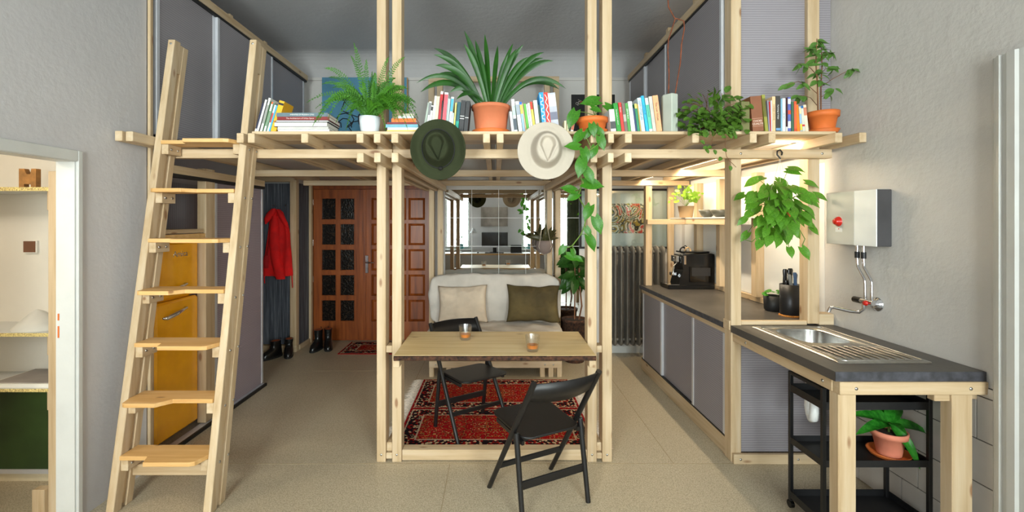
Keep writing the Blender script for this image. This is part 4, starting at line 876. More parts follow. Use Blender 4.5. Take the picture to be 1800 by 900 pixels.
MB().lathe([(0.09, 0.0), (0.09, 0.02), (0.02, 0.03)], (-1.0, -1.1, 0.7855), 24).build('base', 'lamp_steel', DL); MB().tube([(-1.0, -1.1, 0.81), (-1.12, -1.1, 1.12), (-0.66, -1.08, 1.42)], 0.009, 8).build('arm', 'lamp_steel', DL); MB().lathe([(0.03, 0.06), (0.045, 0.02), (0.10, -0.06), (0.097, -0.06), (0.04, 0.015)], (-0.60, -1.06, 1.38), 24).build('shade', 'lamp_steel', DL)
CU = thing('curtain', 'olive green curtain hanging beside the window, seen in the mirror', 'curtain', (2.16, YW+0.15, 0.03))
m = MB(); rows = []
for z in (0.03, 1.5, 3.05): rows.append([(1.98+0.34*i/60, YW+0.12+0.03*math.sin(i*0.9)+0.01*math.sin(i*0.37+z), z) for i in range(61)])
vs = [p for r in rows for p in r]; fs = [(j*61+i, j*61+i+1, (j+1)*61+i+1, (j+1)*61+i) for j in range(2) for i in range(60)]
m.raw(vs, fs, True); co = m.build('cloth', 'olive_curtain', CU); sd = co.modifiers.new('thickness', 'SOLIDIFY'); sd.thickness = 0.004
MB().tube([(1.2, YW+0.12, 3.08), (2.32, YW+0.12, 3.08)], 0.012, 8).build('curtain_rod', 'dark_metal', CU)

# ------------------------------------------------------------------ plants
def leaf_mesh(name, kind, mat_, fold=0.12, droop=0.25, nu=8, nv=4):
    vs = []; fs = []
    for i in range(nu+1):
        u = i/nu
        if kind == 'heart': w_ = 0.315*math.sin(pi*min(1, (u*0.86+0.16)))**0.75*(1-u**5)+0.001
        elif kind == 'oval': w_ = 0.24*math.sin(pi*u**0.85)**0.8+0.001
        elif kind == 'round': w_ = 0.36*math.sin(pi*u**0.9)**0.6+0.001
        else: w_ = 0.14*math.sin(pi*u**0.7)**0.7+0.001
        for j in range(nv+1):
            v_ = -1+2*j/nv; y = u
            if kind == 'heart': y = u-0.20*abs(v_)*(1-u)**3
            vs.append((v_*w_, y, -droop*u*u+fold*abs(v_)*w_*1.6-0.02*math.sin(u*9)*abs(v_)*0.5))
    for i in range(nu):
        for j in range(nv): a = i*(nv+1)+j; fs.append((a, a+1, a+nv+2, a+nv+1))
    me = bpy.data.meshes.new(name); me.from_pydata(vs, [], fs); me.polygons.foreach_set('use_smooth', [True]*len(fs)); me.materials.append(mt(mat_)); me.update(); return me
def frame(p, d, n, s_):
    d = Vector(d).normalized(); n = Vector(n); x = d.cross(n)
    x = x.normalized() if x.length > 1e-4 else d.orthogonal().normalized()
    z = x.cross(d); M_ = Matrix((x, d, z)).transposed().to_4x4(); return Matrix.Translation(p) @ M_ @ Matrix.Scale(s_, 4)
def bez(a, b, c, n=8): return [a*(1-t)**2+b*2*t*(1-t)+c*t*t for t in [i/n for i in range(n+1)]]
def rv(k=1.0): return Vector((random.uniform(-k, k), random.uniform(-k, k), random.uniform(-k, k)))
def pot(t, c, r0, r1, h, mat_, rim=0.03, saucer=0.0, smat=None, soil=True):
    x, y, z = c
    if saucer:
        MB().lathe([(saucer*0.86, 0.0), (saucer, 0.022), (saucer-0.006, 0.022), (saucer*0.84, 0.006), (0, 0.006)], (x, y, z+0.0005), 32).build('saucer', smat or mat_, t); z += 0.008
    pr = [(r0, 0.0), (r0+(r1-r0)*0.93*(h-rim)/h, h-rim)]
    if rim > 0: pr += [(r1*1.03, h-rim), (r1*1.05, h)]
    else: pr += [(r1, h)]
    pr += [(r1*0.94, h), (r1*0.88, h-0.02)]
    MB().lathe(pr, (x, y, z), 32).build('pot', mat_, t)
    if soil: MB().lathe([(r1*0.93, -0.008), (r1*0.5, 0.0), (0, 0.002)], (x, y, z+h-0.012), 20).build('soil', 'soil', t)
    return z+h
# big clivia
random.seed(11)
cpos = W(863, 231, 2.97); t = thing('clivia', 'big strap-leaved plant in a wide terracotta pot between the two hats', 'potted plant', (cpos.x, 2.97, ZDK))
ztop = pot(t, (cpos.x, 2.97, ZDK), 0.098, 0.122, 0.175, 'terracotta', 0.022, 0.125, 'terracotta_deep')
def strap(base, ctrl, tip, w_, t, mat_='leaf_clivia', n=14):
    pts = bez(base, ctrl, tip, n); m = MB(); vs = []
    for i, p in enumerate(pts):
        u = i/n; d = (pts[min(n, i+1)]-pts[max(0, i-1)]).normalized(); side = d.cross(Vector((0.25, 1, 0.15))); side = side.normalized()
        up = side.cross(d); ww = w_*(0.55+0.6*u if u < 0.6 else 0.91*max(0.02, 1-((u-0.6)/0.4)**2.2))
        for q, k in ((-1, 0.22), (0, 0), (1, 0.22)): vs.append(p+side*q*ww+up*k*ww)
    fs = [(i*3+j, i*3+j+1, i*3+j+4, i*3+j+3) for i in range(n) for j in range(2)]
    m.raw(vs, fs, True); return m.build('leaf', mat_, t)
tips = [(816, 54), (852, 60), (835, 70), (815, 77), (763, 85), (762, 96), (765, 115), (732, 146), (739, 162), (790, 163), (802, 175), (902, 76), (920, 78), (908, 86), (956, 92), (955, 102), (973, 107), (995, 156), (983, 157), (770, 130), (930, 100), (893, 95), (845, 100), (875, 80)]
for i, (px, py) in enumerate(tips):
    yy = 2.97+random.uniform(-0.16, 0.16); tip = W(px, py, yy); base = Vector((cpos.x+0.06*(px-863)/130, 2.97+(yy-2.97)*0.15, ztop-0.015))
    r = abs(px-863)/130; ctrl = base.lerp(tip, 0.45)+Vector((0, 0, 0.05+0.16*r*(1 if py < 140 else 1.25)))
    strap(base, ctrl, tip, random.uniform(0.016, 0.022), t)
# fern
random.seed(12)
fp = W(650, 231, 2.93); t = thing('fern', 'bushy green fern in a white ceramic pot on the loft edge', 'potted plant', (fp.x, 2.93, ZDK))
pr = [(0.048, 0), (0.058, 0.02), (0.065, 0.07), (0.066, 0.105), (0.061, 0.105), (0.055, 0.09)]
MB().lathe(pr, (fp.x, 2.93, ZDK+0.0005), 32).build('pot', 'white_ceramic', t); MB().lathe([(0.058, 0.0), (0.0, 0.006)], (fp.x, 2.93, ZDK+0.09), 20).build('soil', 'soil', t)
def frond(base, ctrl, tip, ln, t):
    n = 26; pts = bez(base, ctrl, tip, n); m = MB(); m.tube(pts[::3]+[pts[-1]], 0.0016, 4)
    for i in range(2, n+1):
        u = i/n; d = (pts[min(n, i+1)]-pts[max(0, i-1)]).normalized(); side = d.cross(Vector((0.1, 1, 0.25))).normalized()
        L_ = ln*math.sin(pi*min(1, 0.12+u*0.88))**0.6*(1 if u < 0.5 else 1.25-u*0.55); hw = 0.0048
        for q in (-1, 1):
            e = pts[i]+side*q*L_+d*L_*0.35+rv(0.0025); mm = (pts[i]+e)/2
            m.raw([pts[i]-d*hw*0.6, mm-d*hw, e, mm+d*hw], [(0, 1, 2, 3)], False)
    return m.build('frond', 'leaf_fern', t)
ft = [(622, 75), (617, 98), (644, 105), (571, 120), (578, 136), (566, 148), (540, 180), (555, 190), (550, 221), (608, 228), (683, 100), (712, 100), (654, 126), (695, 137), (695, 147), (717, 180), (717, 228), (678, 230), (590, 216)]
for k in range(64): a = random.uniform(-0.25, pi+0.15); r = random.uniform(0.35, 1.0); ft.append((648+92*r*math.cos(a), 205-80*r*math.sin(a)))
for px, py in ft:
    down = py > 205; yy = 2.93+(random.uniform(-0.22, -0.13) if down else random.uniform(-0.16, 0.14)); tip = W(px, py, yy); base = Vector((fp.x+random.uniform(-0.03, 0.03), 2.93+random.uniform(-0.03, 0.03), ZDK+0.095))
    ctrl = base.lerp(tip, 0.5)+Vector((0, 0, 0.06+0.14*abs(px-650)/100+(0.14 if down else 0)))
    frond(base, ctrl, tip, random.uniform(0.018, 0.026), t)
# trailing pothos
random.seed(13)
HEART = leaf_mesh('pothos_leaf', 'heart', 'leaf_pothos'); HEARTH = leaf_mesh('hanging_leaf', 'heart', 'leaf_hang', 0.1, 0.3); OVAL = leaf_mesh('ficus_leaf', 'oval', 'leaf_ficus', 0.15, 0.2); ROUND = leaf_mesh('bush_leaf', 'round', 'leaf_bush', 0.2, 0.15)
DARK = leaf_mesh('dark_leaf', 'oval', 'leaf_dark', 0.15, 0.3); SLIM = leaf_mesh('slim_leaf', 'slim', 'leaf_cart', 0.3, 0.35); SMALL = leaf_mesh('small_leaf', 'round', 'leaf_small', 0.2, 0.2); BRIGHT = leaf_mesh('bright_leaf', 'round', 'leaf_bright', 0.1, 0.15); BROWN = leaf_mesh('spider_leaf', 'slim', 'leaf_brown', 0.4, 0.6)
pp = W(1041, 231, 2.95); t = thing('trailing_pothos', 'terracotta pot of pothos whose long vine trails down the loft post', 'potted plant', (pp.x, 2.95, ZDK))
zt = pot(t, (pp.x, 2.95, ZDK), 0.075, 0.098, 0.092, 'terracotta_deep', 0.03, 0.10)
vine = [(1045, 203, 2.93), (1052, 222, 2.84), (1056, 250, 2.76), (1040, 262, 2.73), (1022, 272, 2.74), (1017, 302, 2.74), (1024, 318, 2.76), (1020, 335, 2.80), (1016, 345, 2.84), (1026, 362, 2.9), (1031, 380, 2.93), (1027, 398, 2.95), (1021, 412, 2.97), (1006, 432, 3.0), (995, 436, 3.02)]
vp = [W(*q) for q in vine]
MB().tube(vp, 0.0042, 6).build('vine', 'stem_green', t)
pl_ = [(1012, 196, 2.86, -0.5, -1, 0.12), (1052, 177, 2.88, -1, -0.1, 0.12), (1064, 185, 2.9, 0.8, -0.6, 0.09), (1040, 190, 2.86, 1, -0.3, 0.07), (1040, 218, 2.78, 0.2, -1, 0.085), (1048, 226, 2.8, 0.8, -0.8, 0.08), (1024, 232, 2.75, -0.7, -0.8, 0.10), (1018, 258, 2.70, -1, 0.1, 0.09), (1026, 262, 2.72, 0.2, -1, 0.10), (1054, 240, 2.76, 0.3, -1, 0.09), (1046, 258, 2.74, -0.3, -0.8, 0.08), (1024, 280, 2.71, -0.3, -1, 0.115), (1030, 298, 2.72, 0.5, -1, 0.10), (1026, 322, 2.76, 1, -0.1, 0.125), (1010, 335, 2.80, -1, 0.3, 0.09), (1016, 341, 2.82, -1, -0.5, 0.085), (1038, 362, 2.9, -0.5, -1, 0.105), (1046, 382, 2.9, 0.35, -1, 0.115), (1030, 400, 2.95, 0.5, -1, 0.07), (1034, 415, 2.95, 0.5, -1, 0.11), (992, 432, 3.0, -0.6, -1, 0.075), (1006, 438, 3.02, 0.3, -1, 0.06), (996, 448, 3.02, 1, -0.4, 0.085), (1012, 452, 3.02, 1, -0.5, 0.06), (1036, 228, 2.79, -0.5, -1, 0.07)]
for px, py, y, dx_, dz_, s_ in pl_:
    p = W(px, py, y); d_ = Vector((dx_, -0.25, dz_)); near = min(vp, key=lambda q: (q-p).length)
    MB().tube([near, (near+p)/2+Vector((0, 0, 0.008)), p], 0.0022, 5).build('petiole', 'stem_green', t)
    link_copy(HEART, 'leaf', t, frame(p, d_, Vector((random.uniform(-0.3, 0.3), -1, 0.35)), s_))
# leafy bush
random.seed(14)
bp = W(1258, 231, 2.95); t = thing('leafy_bush_plant', 'dense small-leaved green plant spilling over the loft edge beside the grey-green slab', 'potted plant', (bp.x, 2.96, ZDK))
pot(t, (bp.x, 2.98, ZDK), 0.065, 0.085, 0.085, 'bark', 0.0)
for k in range(285):
    a = random.uniform(0, 2*pi); r = math.sqrt(random.random()); px, py = 1256+64*r*math.cos(a), 203-44*r*math.sin(a)*(1 if math.sin(a) > 0 else 0.72)
    if k > 250: px, py = random.uniform(1200, 1320), random.uniform(214, 236)
    y = 2.93+random.uniform(-0.10, 0.10)-0.05*(1-r)
    if py > 226: y = random.uniform(2.78, 2.83)
    if 190 <= k < 250: px, py, y = random.uniform(1222, 1296), random.uniform(196, 224), random.uniform(2.85, 2.89)
    p = W(px, py, y); p.z = max(p.z, ZDK+0.02) if y > 2.83 else p.z
    link_copy(ROUND, 'leaf', t, frame(p, Vector((math.cos(a)*0.8, random.uniform(-0.8, 0.2), random.uniform(-0.7, 0.5))), Vector((random.uniform(-0.5, 0.5), -0.7, 0.8)), random.uniform(0.042, 0.06)))
for k in range(16):
    a = random.uniform(0, pi); e = W(1256+58*math.cos(a), 203-40*math.sin(a), 2.93+random.uniform(-0.08, 0.08)); b_ = Vector((bp.x+random.uniform(-0.06, 0.06), 2.97, ZDK+0.09)); MB().tube(bez(b_, b_.lerp(e, 0.5)+Vector((0, 0, 0.06)), e, 6), 0.002, 4).build('stem', 'stem_brown', t)
tr = [[(1272, 232, 2.82), (1275, 244, 2.78), (1275, 262, 2.77), (1277, 275, 2.77), (1284, 284, 2.78), (1294, 294, 2.79)], [(1256, 232, 2.82), (1248, 262, 2.77), (1240, 258, 2.77), (1232, 247, 2.77)]]
for q in tr:
    pts = [W(*c_) for c_ in q]; MB().tube(pts, 0.0018, 5).build('stem', 'stem_brown', t)
for px, py in ((1276, 240), (1270, 236), (1282, 236), (1240, 262), (1231, 247), (1244, 259), (1251, 258), (1255, 263), (1278, 265), (1268, 276), (1283, 291), (1290, 236)):
    link_copy(ROUND, 'leaf', t, frame(W(px, py, 2.765), Vector((random.uniform(-1, 1), -0.3, random.uniform(-1, 0.3))), Vector((0.1, -1, 0.4)), 0.034))
# ficus
random.seed(15)
cp_ = W(1446, 231, 2.93); t = thing('ficus', 'slender variegated ficus in a terracotta pot at the end of the loft edge', 'potted plant', (cp_.x, 2.93, ZDK))
zt = pot(t, (cp_.x, 2.93, ZDK), 0.062, 0.088, 0.13, 'terracotta_deep', 0.035, 0.092)
br = [([(1438, 190), (1437, 150), (1434, 110), (1436, 68)], 0.005), ([(1443, 190), (1443, 150), (1445, 115), (1443, 75)], 0.005), ([(1437, 165), (1420, 150), (1403, 143), (1383, 150)], 0.0025), ([(1438, 135), (1425, 120), (1412, 112), (1398, 112)], 0.0025), ([(1436, 185), (1425, 172), (1412, 168), (1398, 168)], 0.0025), ([(1444, 152), (1465, 138), (1485, 127), (1500, 121)], 0.0025), ([(1444, 170), (1452, 165), (1462, 158), (1468, 156)], 0.002), ([(1443, 130), (1450, 122), (1458, 118), (1466, 118)], 0.002), ([(1444, 92), (1452, 92), (1460, 93), (1468, 92)], 0.002), ([(1436, 90), (1425, 88), (1418, 86), (1412, 84)], 0.002)]
for i, (q, r) in enumerate(br):
    oy = 0 if i < 2 else random.uniform(-0.12, 0.10); pts = [W(px, py, 2.93+oy*j/3) for j, (px, py) in enumerate(q)]
    if i < 2: pts[0].z = zt-0.012
    MB().tube(pts, [r, r*0.85, r*0.7, r*0.5], 6).build('stem' if i < 2 else 'branch', 'stem_brown', t)
    cnt = 19 if i < 2 else 6
    for k in range(cnt):
        u = random.uniform(0.35, 1) if i < 2 else (random.uniform(0.85, 1.0) if i == 5 else random.uniform(0.4, 1)); s3 = u*3; j = min(2, int(s3)); p = pts[j].lerp(pts[j+1], s3-j)
        a = random.uniform(0, 2*pi); d_ = Vector((math.cos(a), 0.6*math.sin(a)-0.2, random.uniform(-0.9, 0.1)))
        link_copy(OVAL, 'leaf', t, frame(p, d_, Vector((random.uniform(-0.5, 0.5), -0.8, 0.7)), random.uniform(0.055, 0.075)))
# hanging pothos under the loft
random.seed(16)
hc = W(1370, 378, 3.0); t = thing('hanging_pothos', 'lush pothos in a hanging basket on a metal hook under the loft edge', 'hanging plant', (hc.x, 3.0, 1.58))
MB().tube([W(1372, 279, 3.0), W(1366, 272, 3.0), W(1366, 266, 3.005), W(1371, 263, 3.02), W(1375, 268, 3.035), W(1374, 273, 3.04)], 0.005, 8).build('hook', 'dark_metal', t)
for q in ((1350, 352), (1372, 358), (1392, 352)): MB().tube([W(1371, 279, 3.0), W(q[0], q[1], 3.0)], 0.0012, 4).build('hanger_wire', 'rope_cream', t)
MB().lathe([(0.045, -0.09), (0.062, -0.04), (0.07, 0.0), (0.066, 0.0), (0.05, -0.05)], (hc.x, 3.0, 1.72), 24).build('pot', 'terracotta_deep', t); MB().lathe([(0.064, -0.012), (0.0, 0.0)], (hc.x, 3.0, 1.72), 16).build('soil', 'soil', t)
cen = Vector((hc.x, 3.0, 1.71))
hl = [(1302, 344), (1305, 388), (1324, 318), (1340, 312), (1425, 322), (1441, 344), (1428, 396), (1432, 404), (1390, 442), (1415, 442), (1335, 428), (1352, 420), (1310, 414), (1365, 305), (1372, 300)]
for k in range(120):
    a = random.uniform(0, 2*pi); r = math.sqrt(random.uniform(0.02, 1)); hl.append((1371+58*r*math.cos(a), 368-52*r*math.sin(a)))
for k in range(14): hl.append((random.uniform(1346, 1396), random.uniform(352, 385)))
for hi, (px, py) in enumerate(hl):
    y = 3.0+random.uniform(-0.2, 0.16)*(1 if abs(px-1371) < 50 else 0.4)
    if hi >= len(hl)-14: y = 2.87
    p = W(px, py, y)
    if y > 3.03 and p.z > 1.95: p.y = 2.99
    out = (p-cen); d_ = Vector((out.x*1.2, out.y*0.9-0.1, out.z*0.5-0.16)).normalized()
    link_copy(HEARTH, 'leaf', t, frame(p-d_*0.03, d_, Vector((random.uniform(-0.4, 0.4), -0.9, 0.7)), random.uniform(0.072, 0.105)))
    if random.random() < 0.35:
        b_ = cen+Vector((random.uniform(-0.05, 0.05), random.uniform(-0.05, 0.05), 0.01)); MB().tube(bez(b_, b_.lerp(p, 0.5)+Vector((0, 0, 0.06)), p-d_*0.03, 6), 0.0022, 5).build('stem', 'stem_green', t)
for q in ([(1395, 385), (1415, 420), (1410, 432)], [(1352, 390), (1375, 412), (1388, 424)], [(1345, 400), (1322, 425), (1306, 420)]): MB().tube([W(a, b, 2.93) for a, b in q], 0.003, 5).build('stem', 'stem_green', t)
# small pot on the worktop
random.seed(17)
y = 3.62; sp = W(1360, 547, y); t = thing('small_potted_plant', 'little green plant in a matt black pot beside the knife holder', 'potted plant', (sp.x, y, ZK))
MB().lathe([(0.058, 0), (0.068, 0.012), (0.074, 0.12), (0.070, 0.12), (0.066, 0.10)], (sp.x, y, ZK+0.0005), 28).build('pot', 'black_ceramic', t); MB().lathe([(0.068, 0), (0, 0.008)], (sp.x, y, ZK+0.102), 16).build('soil', 'soil', t)
for k in range(26):
    a = random.uniform(0, 2*pi); r = random.uniform(0.01, 0.06); p = Vector((sp.x+r*math.cos(a), y+r*math.sin(a), ZK+0.125+0.04*(1-r/0.06))); link_copy(SMALL, 'leaf', t, frame(p, Vector((math.cos(a), math.sin(a), 0.1)), Vector((0, -0.3, 1)), random.uniform(0.035, 0.05)))
# pale plant on the shelf
random.seed(18)
y = 4.98; sp = W(1204, 383, y); sp.x = max(sp.x, 2.085)
t = thing('maidenhair_plant', 'airy bright green plant in a clay pot on the narrow kitchen shelf', 'potted plant', (sp.x, y, 1.6845))
pot(t, (sp.x, y, 1.6845), 0.065, 0.085, 0.125, 'clay_pot', 0.0)
for k in range(16):
    a = random.uniform(0.0, pi); e = Vector((sp.x-0.02+0.19*math.cos(a)*random.uniform(0.5, 1), y+random.uniform(-0.12, 0.1), 1.84+0.22*math.sin(a)*random.uniform(0.5, 1))); b_ = Vector((sp.x, y, 1.80)); pts = bez(b_, b_.lerp(e, 0.5)+Vector((0, 0, 0.05)), e, 6); MB().tube(pts, 0.0015, 4).build('stem', 'stem_green', t)
    for q in range(7): link_copy(BRIGHT, 'leaf', t, frame(pts[-1-random.randint(0, 2)]+rv(0.03), rv(1)+Vector((0, 0, -0.3)), Vector((0, -1, 0.6)), random.uniform(0.03, 0.05)))
# plant on the cart
random.seed(19)
sp = Vector((2.135, 2.47, 0.3795))
t = thing('cart_plant', 'glossy-leaved young plant in a small terracotta pot on the black cart', 'potted plant', tuple(sp))
zt = pot(t, tuple(sp), 0.054, 0.080, 0.128, 'terracotta_pink', 0.030, 0.100, 'terracotta_deep')
for k, (dx_, dy_, dz_, s_) in enumerate(((-1, -0.2, 0.35, 0.19), (-0.9, -0.3, -0.15, 0.18), (-0.5, 0.6, 0.5, 0.16), (0.5, 0.5, 0.6, 0.15), (1, -0.2, -0.25, 0.21), (0.25, -0.6, -0.75, 0.19), (0.75, 0.35, 0.25, 0.16), (-0.2, -0.8, 0.1, 0.13), (0.1, 0.8, 0.4, 0.15), (-0.6, 0.2, 0.0, 0.15))):
    link_copy(SLIM, 'leaf', t, frame(Vector((sp.x, sp.y, zt+0.035)), Vector((dx_, dy_, dz_+0.25)), Vector((-0.1, -0.5, 1)), s_*1.15))
MB().tube([(sp.x, sp.y, zt-0.02), (sp.x, sp.y, zt+0.04)], 0.006, 6).build('stem', 'stem_green', t)
# tall plant beside the sofa
random.seed(20)
t = thing('floor_plant', 'tall dark-leaved plant in a brown pot on the floor beside the sofa', 'potted plant', (0.93, 5.36, 0))
pot(t, (0.93, 5.36, 0.0), 0.11, 0.145, 0.50, 'bark', 0.03)
MB().tube([(0.93, 5.36, 0.48), (0.935, 5.36, 0.8), (0.93, 5.35, 1.05), (0.94, 5.34, 1.22)], 0.008, 7).build('stem', 'stem_brown', t); MB().tube([(0.98, 5.36, 0.48), (1.01, 5.33, 0.65), (0.985, 5.3, 0.85), (0.975, 5.3, 1.1)], 0.010, 7).build('stem', 'stem_brown', t)
for k in range(40):
    a = random.uniform(0, 2*pi); z = random.uniform(0.92, 1.25); p = Vector((0.94+0.03*math.cos(a), 5.32+0.03*math.sin(a), z)); link_copy(DARK, 'leaf', t, frame(p, Vector((math.cos(a), 0.5*math.sin(a)-0.25, random.uniform(-0.9, 0.3))), Vector((0, -0.8, 0.7)), random.uniform(0.14, 0.22)))
# hanging planter before the mirror
random.seed(21)
hp_ = W(957, 430, 5.35); t = thing('hanging_planter', 'round mauve planter in a cord net hanging beside the rear loft post', 'hanging plant', (hp_.x, 5.35, 1.28))
zc = hp_.z-0.02; MB().lathe([(0.03, -0.09), (0.075, -0.065), (0.10, 0.0), (0.09, 0.05), (0.08, 0.07), (0.074, 0.07), (0.08, 0.04)], (hp_.x, 5.35, zc), 28).build('pot', 'planter_mauve', t); MB().lathe([(0.078, 0), (0, 0.006)], (hp_.x, 5.35, zc+0.05), 14).build('soil', 'soil', t)
for k in range(4):
    a = pi/4+k*pi/2; c_, s_ = math.cos(a), math.sin(a)
    MB().tube([(hp_.x+0.005*c_, 5.35, ZS0+0.06), (hp_.x+0.01*c_, 5.35+0.01*s_, zc+0.35), (hp_.x+0.082*c_, 5.35+0.082*s_, zc+0.072), (hp_.x+0.105*c_, 5.35+0.105*s_, zc), (hp_.x+0.05*c_, 5.35+0.05*s_, zc-0.085), (hp_.x, 5.35, zc-0.10), (hp_.x, 5.35, zc-0.19)], 0.0028, 5).build('cord', 'rope_cream', t)
for k in range(22):
    a = random.uniform(0, 2*pi); link_copy(BROWN, 'leaf', t, frame(Vector((hp_.x, 5.35, zc+0.05)), Vector((math.cos(a), 0.6*math.sin(a), random.uniform(0.4, 1.6))), Vector((0, -1, 0.5)), random.uniform(0.14, 0.22)))
# two plants on the window sills, in the mirror
random.seed(22)
for (x, z0, h, lb, ms) in ((-0.96, WZ0, 0.22, 'arching plant in a teal pot beside the desk lamp, in the mirror', DARK), (0.96, WZ0, 0.55, 'tall plant in a teal pot on the window sill, seen in the mirror', SMALL)):
    t = thing('sill_plant', lb, 'potted plant', (x, YW+0.0, z0)); MB().lathe([(0.055, 0), (0.075, 0.14), (0.07, 0.14), (0.065, 0.12)], (x, YW, z0+0.0005), 20).build('pot', 'teal_pot', t); MB().lathe([(0.068, 0), (0, 0.004)], (x, YW, z0+0.12), 12).build('soil', 'soil', t)
    MB().tube([(x, YW, z0+0.12), (x, YW, z0+0.12+h*0.8)], 0.006, 6).build('stem', 'stem_green', t)
    for k in range(24): a = random.uniform(0, 2*pi); link_copy(ms, 'leaf', t, frame(Vector((x, YW, z0+0.14+h*random.uniform(0.2, 0.9))), Vector((math.cos(a), math.sin(a)*0.6, random.uniform(-0.2, 0.6))), Vector((0, 0, 1)), 0.15))

# ------------------------------------------------------------------ hats on the beam ends
def hat(label, px, py, mat_, RX, RZ, tilt, band, curl=0.0):
    yb = 2.765; c = W(px, py, yb); t = thing('hat', label, 'hat', (c.x, yb, c.z))
    NR, NA = 44, 80; a_, b_ = 0.098, 0.118; vs = []; fs = []
    def sst(e0, e1, v): q = max(0, min(1, (v-e0)/(e1-e0))); return q*q*(3-2*q)
    ct, st = math.cos(tilt), math.sin(tilt)
    for i in range(NR+1):
        k = i/NR
        for j in range(NA):
            th = 2*pi*j/NA; x, z = RX*k*math.cos(th), RZ*k*math.sin(th)
            e = math.sqrt((x/a_)**2+((z-0.004)/b_)**2)
            h = 0.092*(1-sst(0.60, 1.0, e))+0.006*(1-sst(1.0, 1.25, e))
            zz = (z-0.02)/0.075; wd_ = 0.052*(1-0.0) if zz > 0 else 0.052*max(0.0, 1+zz*0.72)
            rr = math.sqrt((x/max(wd_, 0.004))**2+(zz if zz > 0 else 0)**2) if zz > -1.25 else 9
            h += 0.006*math.exp(-((rr-1.0)/0.22)**2)*(1 if e < 0.9 else 0)-0.030*(1-sst(0.55, 1.0, rr))
            edge = sst(0.72, 1.0, k); h += curl*edge*(x/RX)**2-0.004*edge
            vs.append(Vector((c.x+x*ct-z*st, yb-0.004-h, c.z+x*st+z*ct)))
    for i in range(NR):
        for j in range(NA): fs.append((i*NA+j, i*NA+(j+1) % NA, (i+1)*NA+(j+1) % NA, (i+1)*NA+j))
    o = MB().raw(vs, fs, True).build('felt_body', mat_, t, weld=True); md = o.modifiers.new('thickness', 'SOLIDIFY'); md.thickness = 0.004; md.offset = 0.0
    pts = []
    for j in range(48):
        th = 2*pi*j/48; x, z = a_*1.0*math.cos(th), 0.004+b_*1.0*math.sin(th); pts.append(Vector((c.x+x*ct-z*st, yb-0.017, c.z+x*st+z*ct)))
    if band:
        MB().tube(pts, 0.0035, 6, closed=True).build('band', band, t)
        q = Vector((c.x+0.118*math.sin(tilt), yb-0.02, c.z-0.116*math.cos(tilt))); MB().lathe([(0.0, 0.012), (0.011, 0.008), (0.014, 0.0)], q, 12, 'y').build('knot', band, t)
    return t
hat('dark green felt hat hanging crown outward on the beam ends', 771, 263, 'felt_green', 0.166, 0.185, 0.12, 'cord_black', 0.035)
hat('cream felt hat hanging crown outward on the beam ends', 960, 265, 'felt_cream', 0.174, 0.174, 0.0, None, 0.0)
for px in (771, 960):
    q = W(px, 245, 2.78)

# ------------------------------------------------------------------ books on the loft edge
BM = {}
def bmat(col):
    k = 'cover_%02x%02x%02x' % col
    if k not in MATS: flat(k, col, 0.5, var=0.05, scale=14)
    return k
YBK = 2.862
def book(label, xb0, xb1, ytop, lean_px, col, group, depth=0.16, band=None, y=YBK, title=None, deco=None):
    """upright book: bottom edge between pixel columns xb0 and xb1, top at pixel row ytop, top shifted by lean_px"""
    s_ = y/800; x0, x1 = (xb0-871)*s_, (xb1-871)*s_; H = (388-ytop)*s_+1.65-ZDK; sh = lean_px*s_; ang = math.atan2(sh, H); th = (x1-x0)*math.cos(ang)*0.97; hgt = H/math.cos(ang)*0.985
    piv = Vector((x0 if ang <= 0 else x1, y, ZDK+0.0008))
    R = Matrix.Rotation(ang, 4, 'Y'); off = 0.0 if ang <= 0 else -th
    z_lift = 0.0
    def P(m): 
        m.v = [R @ (v+Vector((off, 0, 0)))+piv for v in m.v]; return m
    c_ = 0.0018 if th > 0.008 else 0.001; m = MB()
    m.box(0, c_, 0, depth, 0, hgt); m.box(th-c_, th, 0, depth, 0, hgt); m.box(c_, th-c_, 0, c_, 0, hgt)
    o = P(m).build('book', bmat(col)); tag(o, label, 'book', group)
    P(B(c_, th-c_, c_, depth-0.004, 0.002, hgt-0.003)).build('pages', 'paper', o)
    if band:
        for z0, z1, bc in band: P(B(0.0005, th-0.0005, -0.0007, 0.0005, hgt*z0, hgt*z1)).build('spine_band', bmat(bc), o)
    if title:
        txt, size, tc, zc = title; M_ = Matrix.Translation(piv) @ R @ Matrix.Translation((off+th/2, -0.001, hgt*zc)) @ Matrix.Rotation(pi/2, 4, 'Y') @ FRONT
        if len(txt.split('|')) > 1:
            for i, q in enumerate(txt.split('|')): lettering(q, size, bmat(tc), o, Matrix.Translation(piv) @ R @ Matrix.Translation((off+th/2, -0.001, hgt*zc-i*size*1.05)) @ FRONT, 'title', 0.0003)
        else: lettering(txt, size, bmat(tc), o, M_, 'title', 0.0003)
    if deco:
        kind, dc = deco; pts = []; nz_ = 9 if kind == 'zig' else 10
        if kind == 'zig': pts = [((0.25 if i % 2 else 0.75)*th, hgt*(0.05+0.9*i/nz_)) for i in range(nz_+1)]
        else:
            for i in range(nz_): xx = (0.25 if i % 2 else 0.75)*th; pts += [(xx, hgt*(0.05+0.9*i/nz_)), (xx, hgt*(0.05+0.9*(i+1)/nz_))]
        mm = MB()
        for (xa, za), (xb, zb) in zip(pts[:-1], pts[1:]): mm.bar((xa, -0.0008, za), (xb, -0.0008, zb), 0.004, 0.0012, (0, 1, 0))
        P(mm).build('spine_pattern', bmat(dc), o)
    return o
WH, GR, BLK = (226, 226, 222), (176, 178, 172), (34, 34, 36)
g1 = 'books leaning beside the ladder'
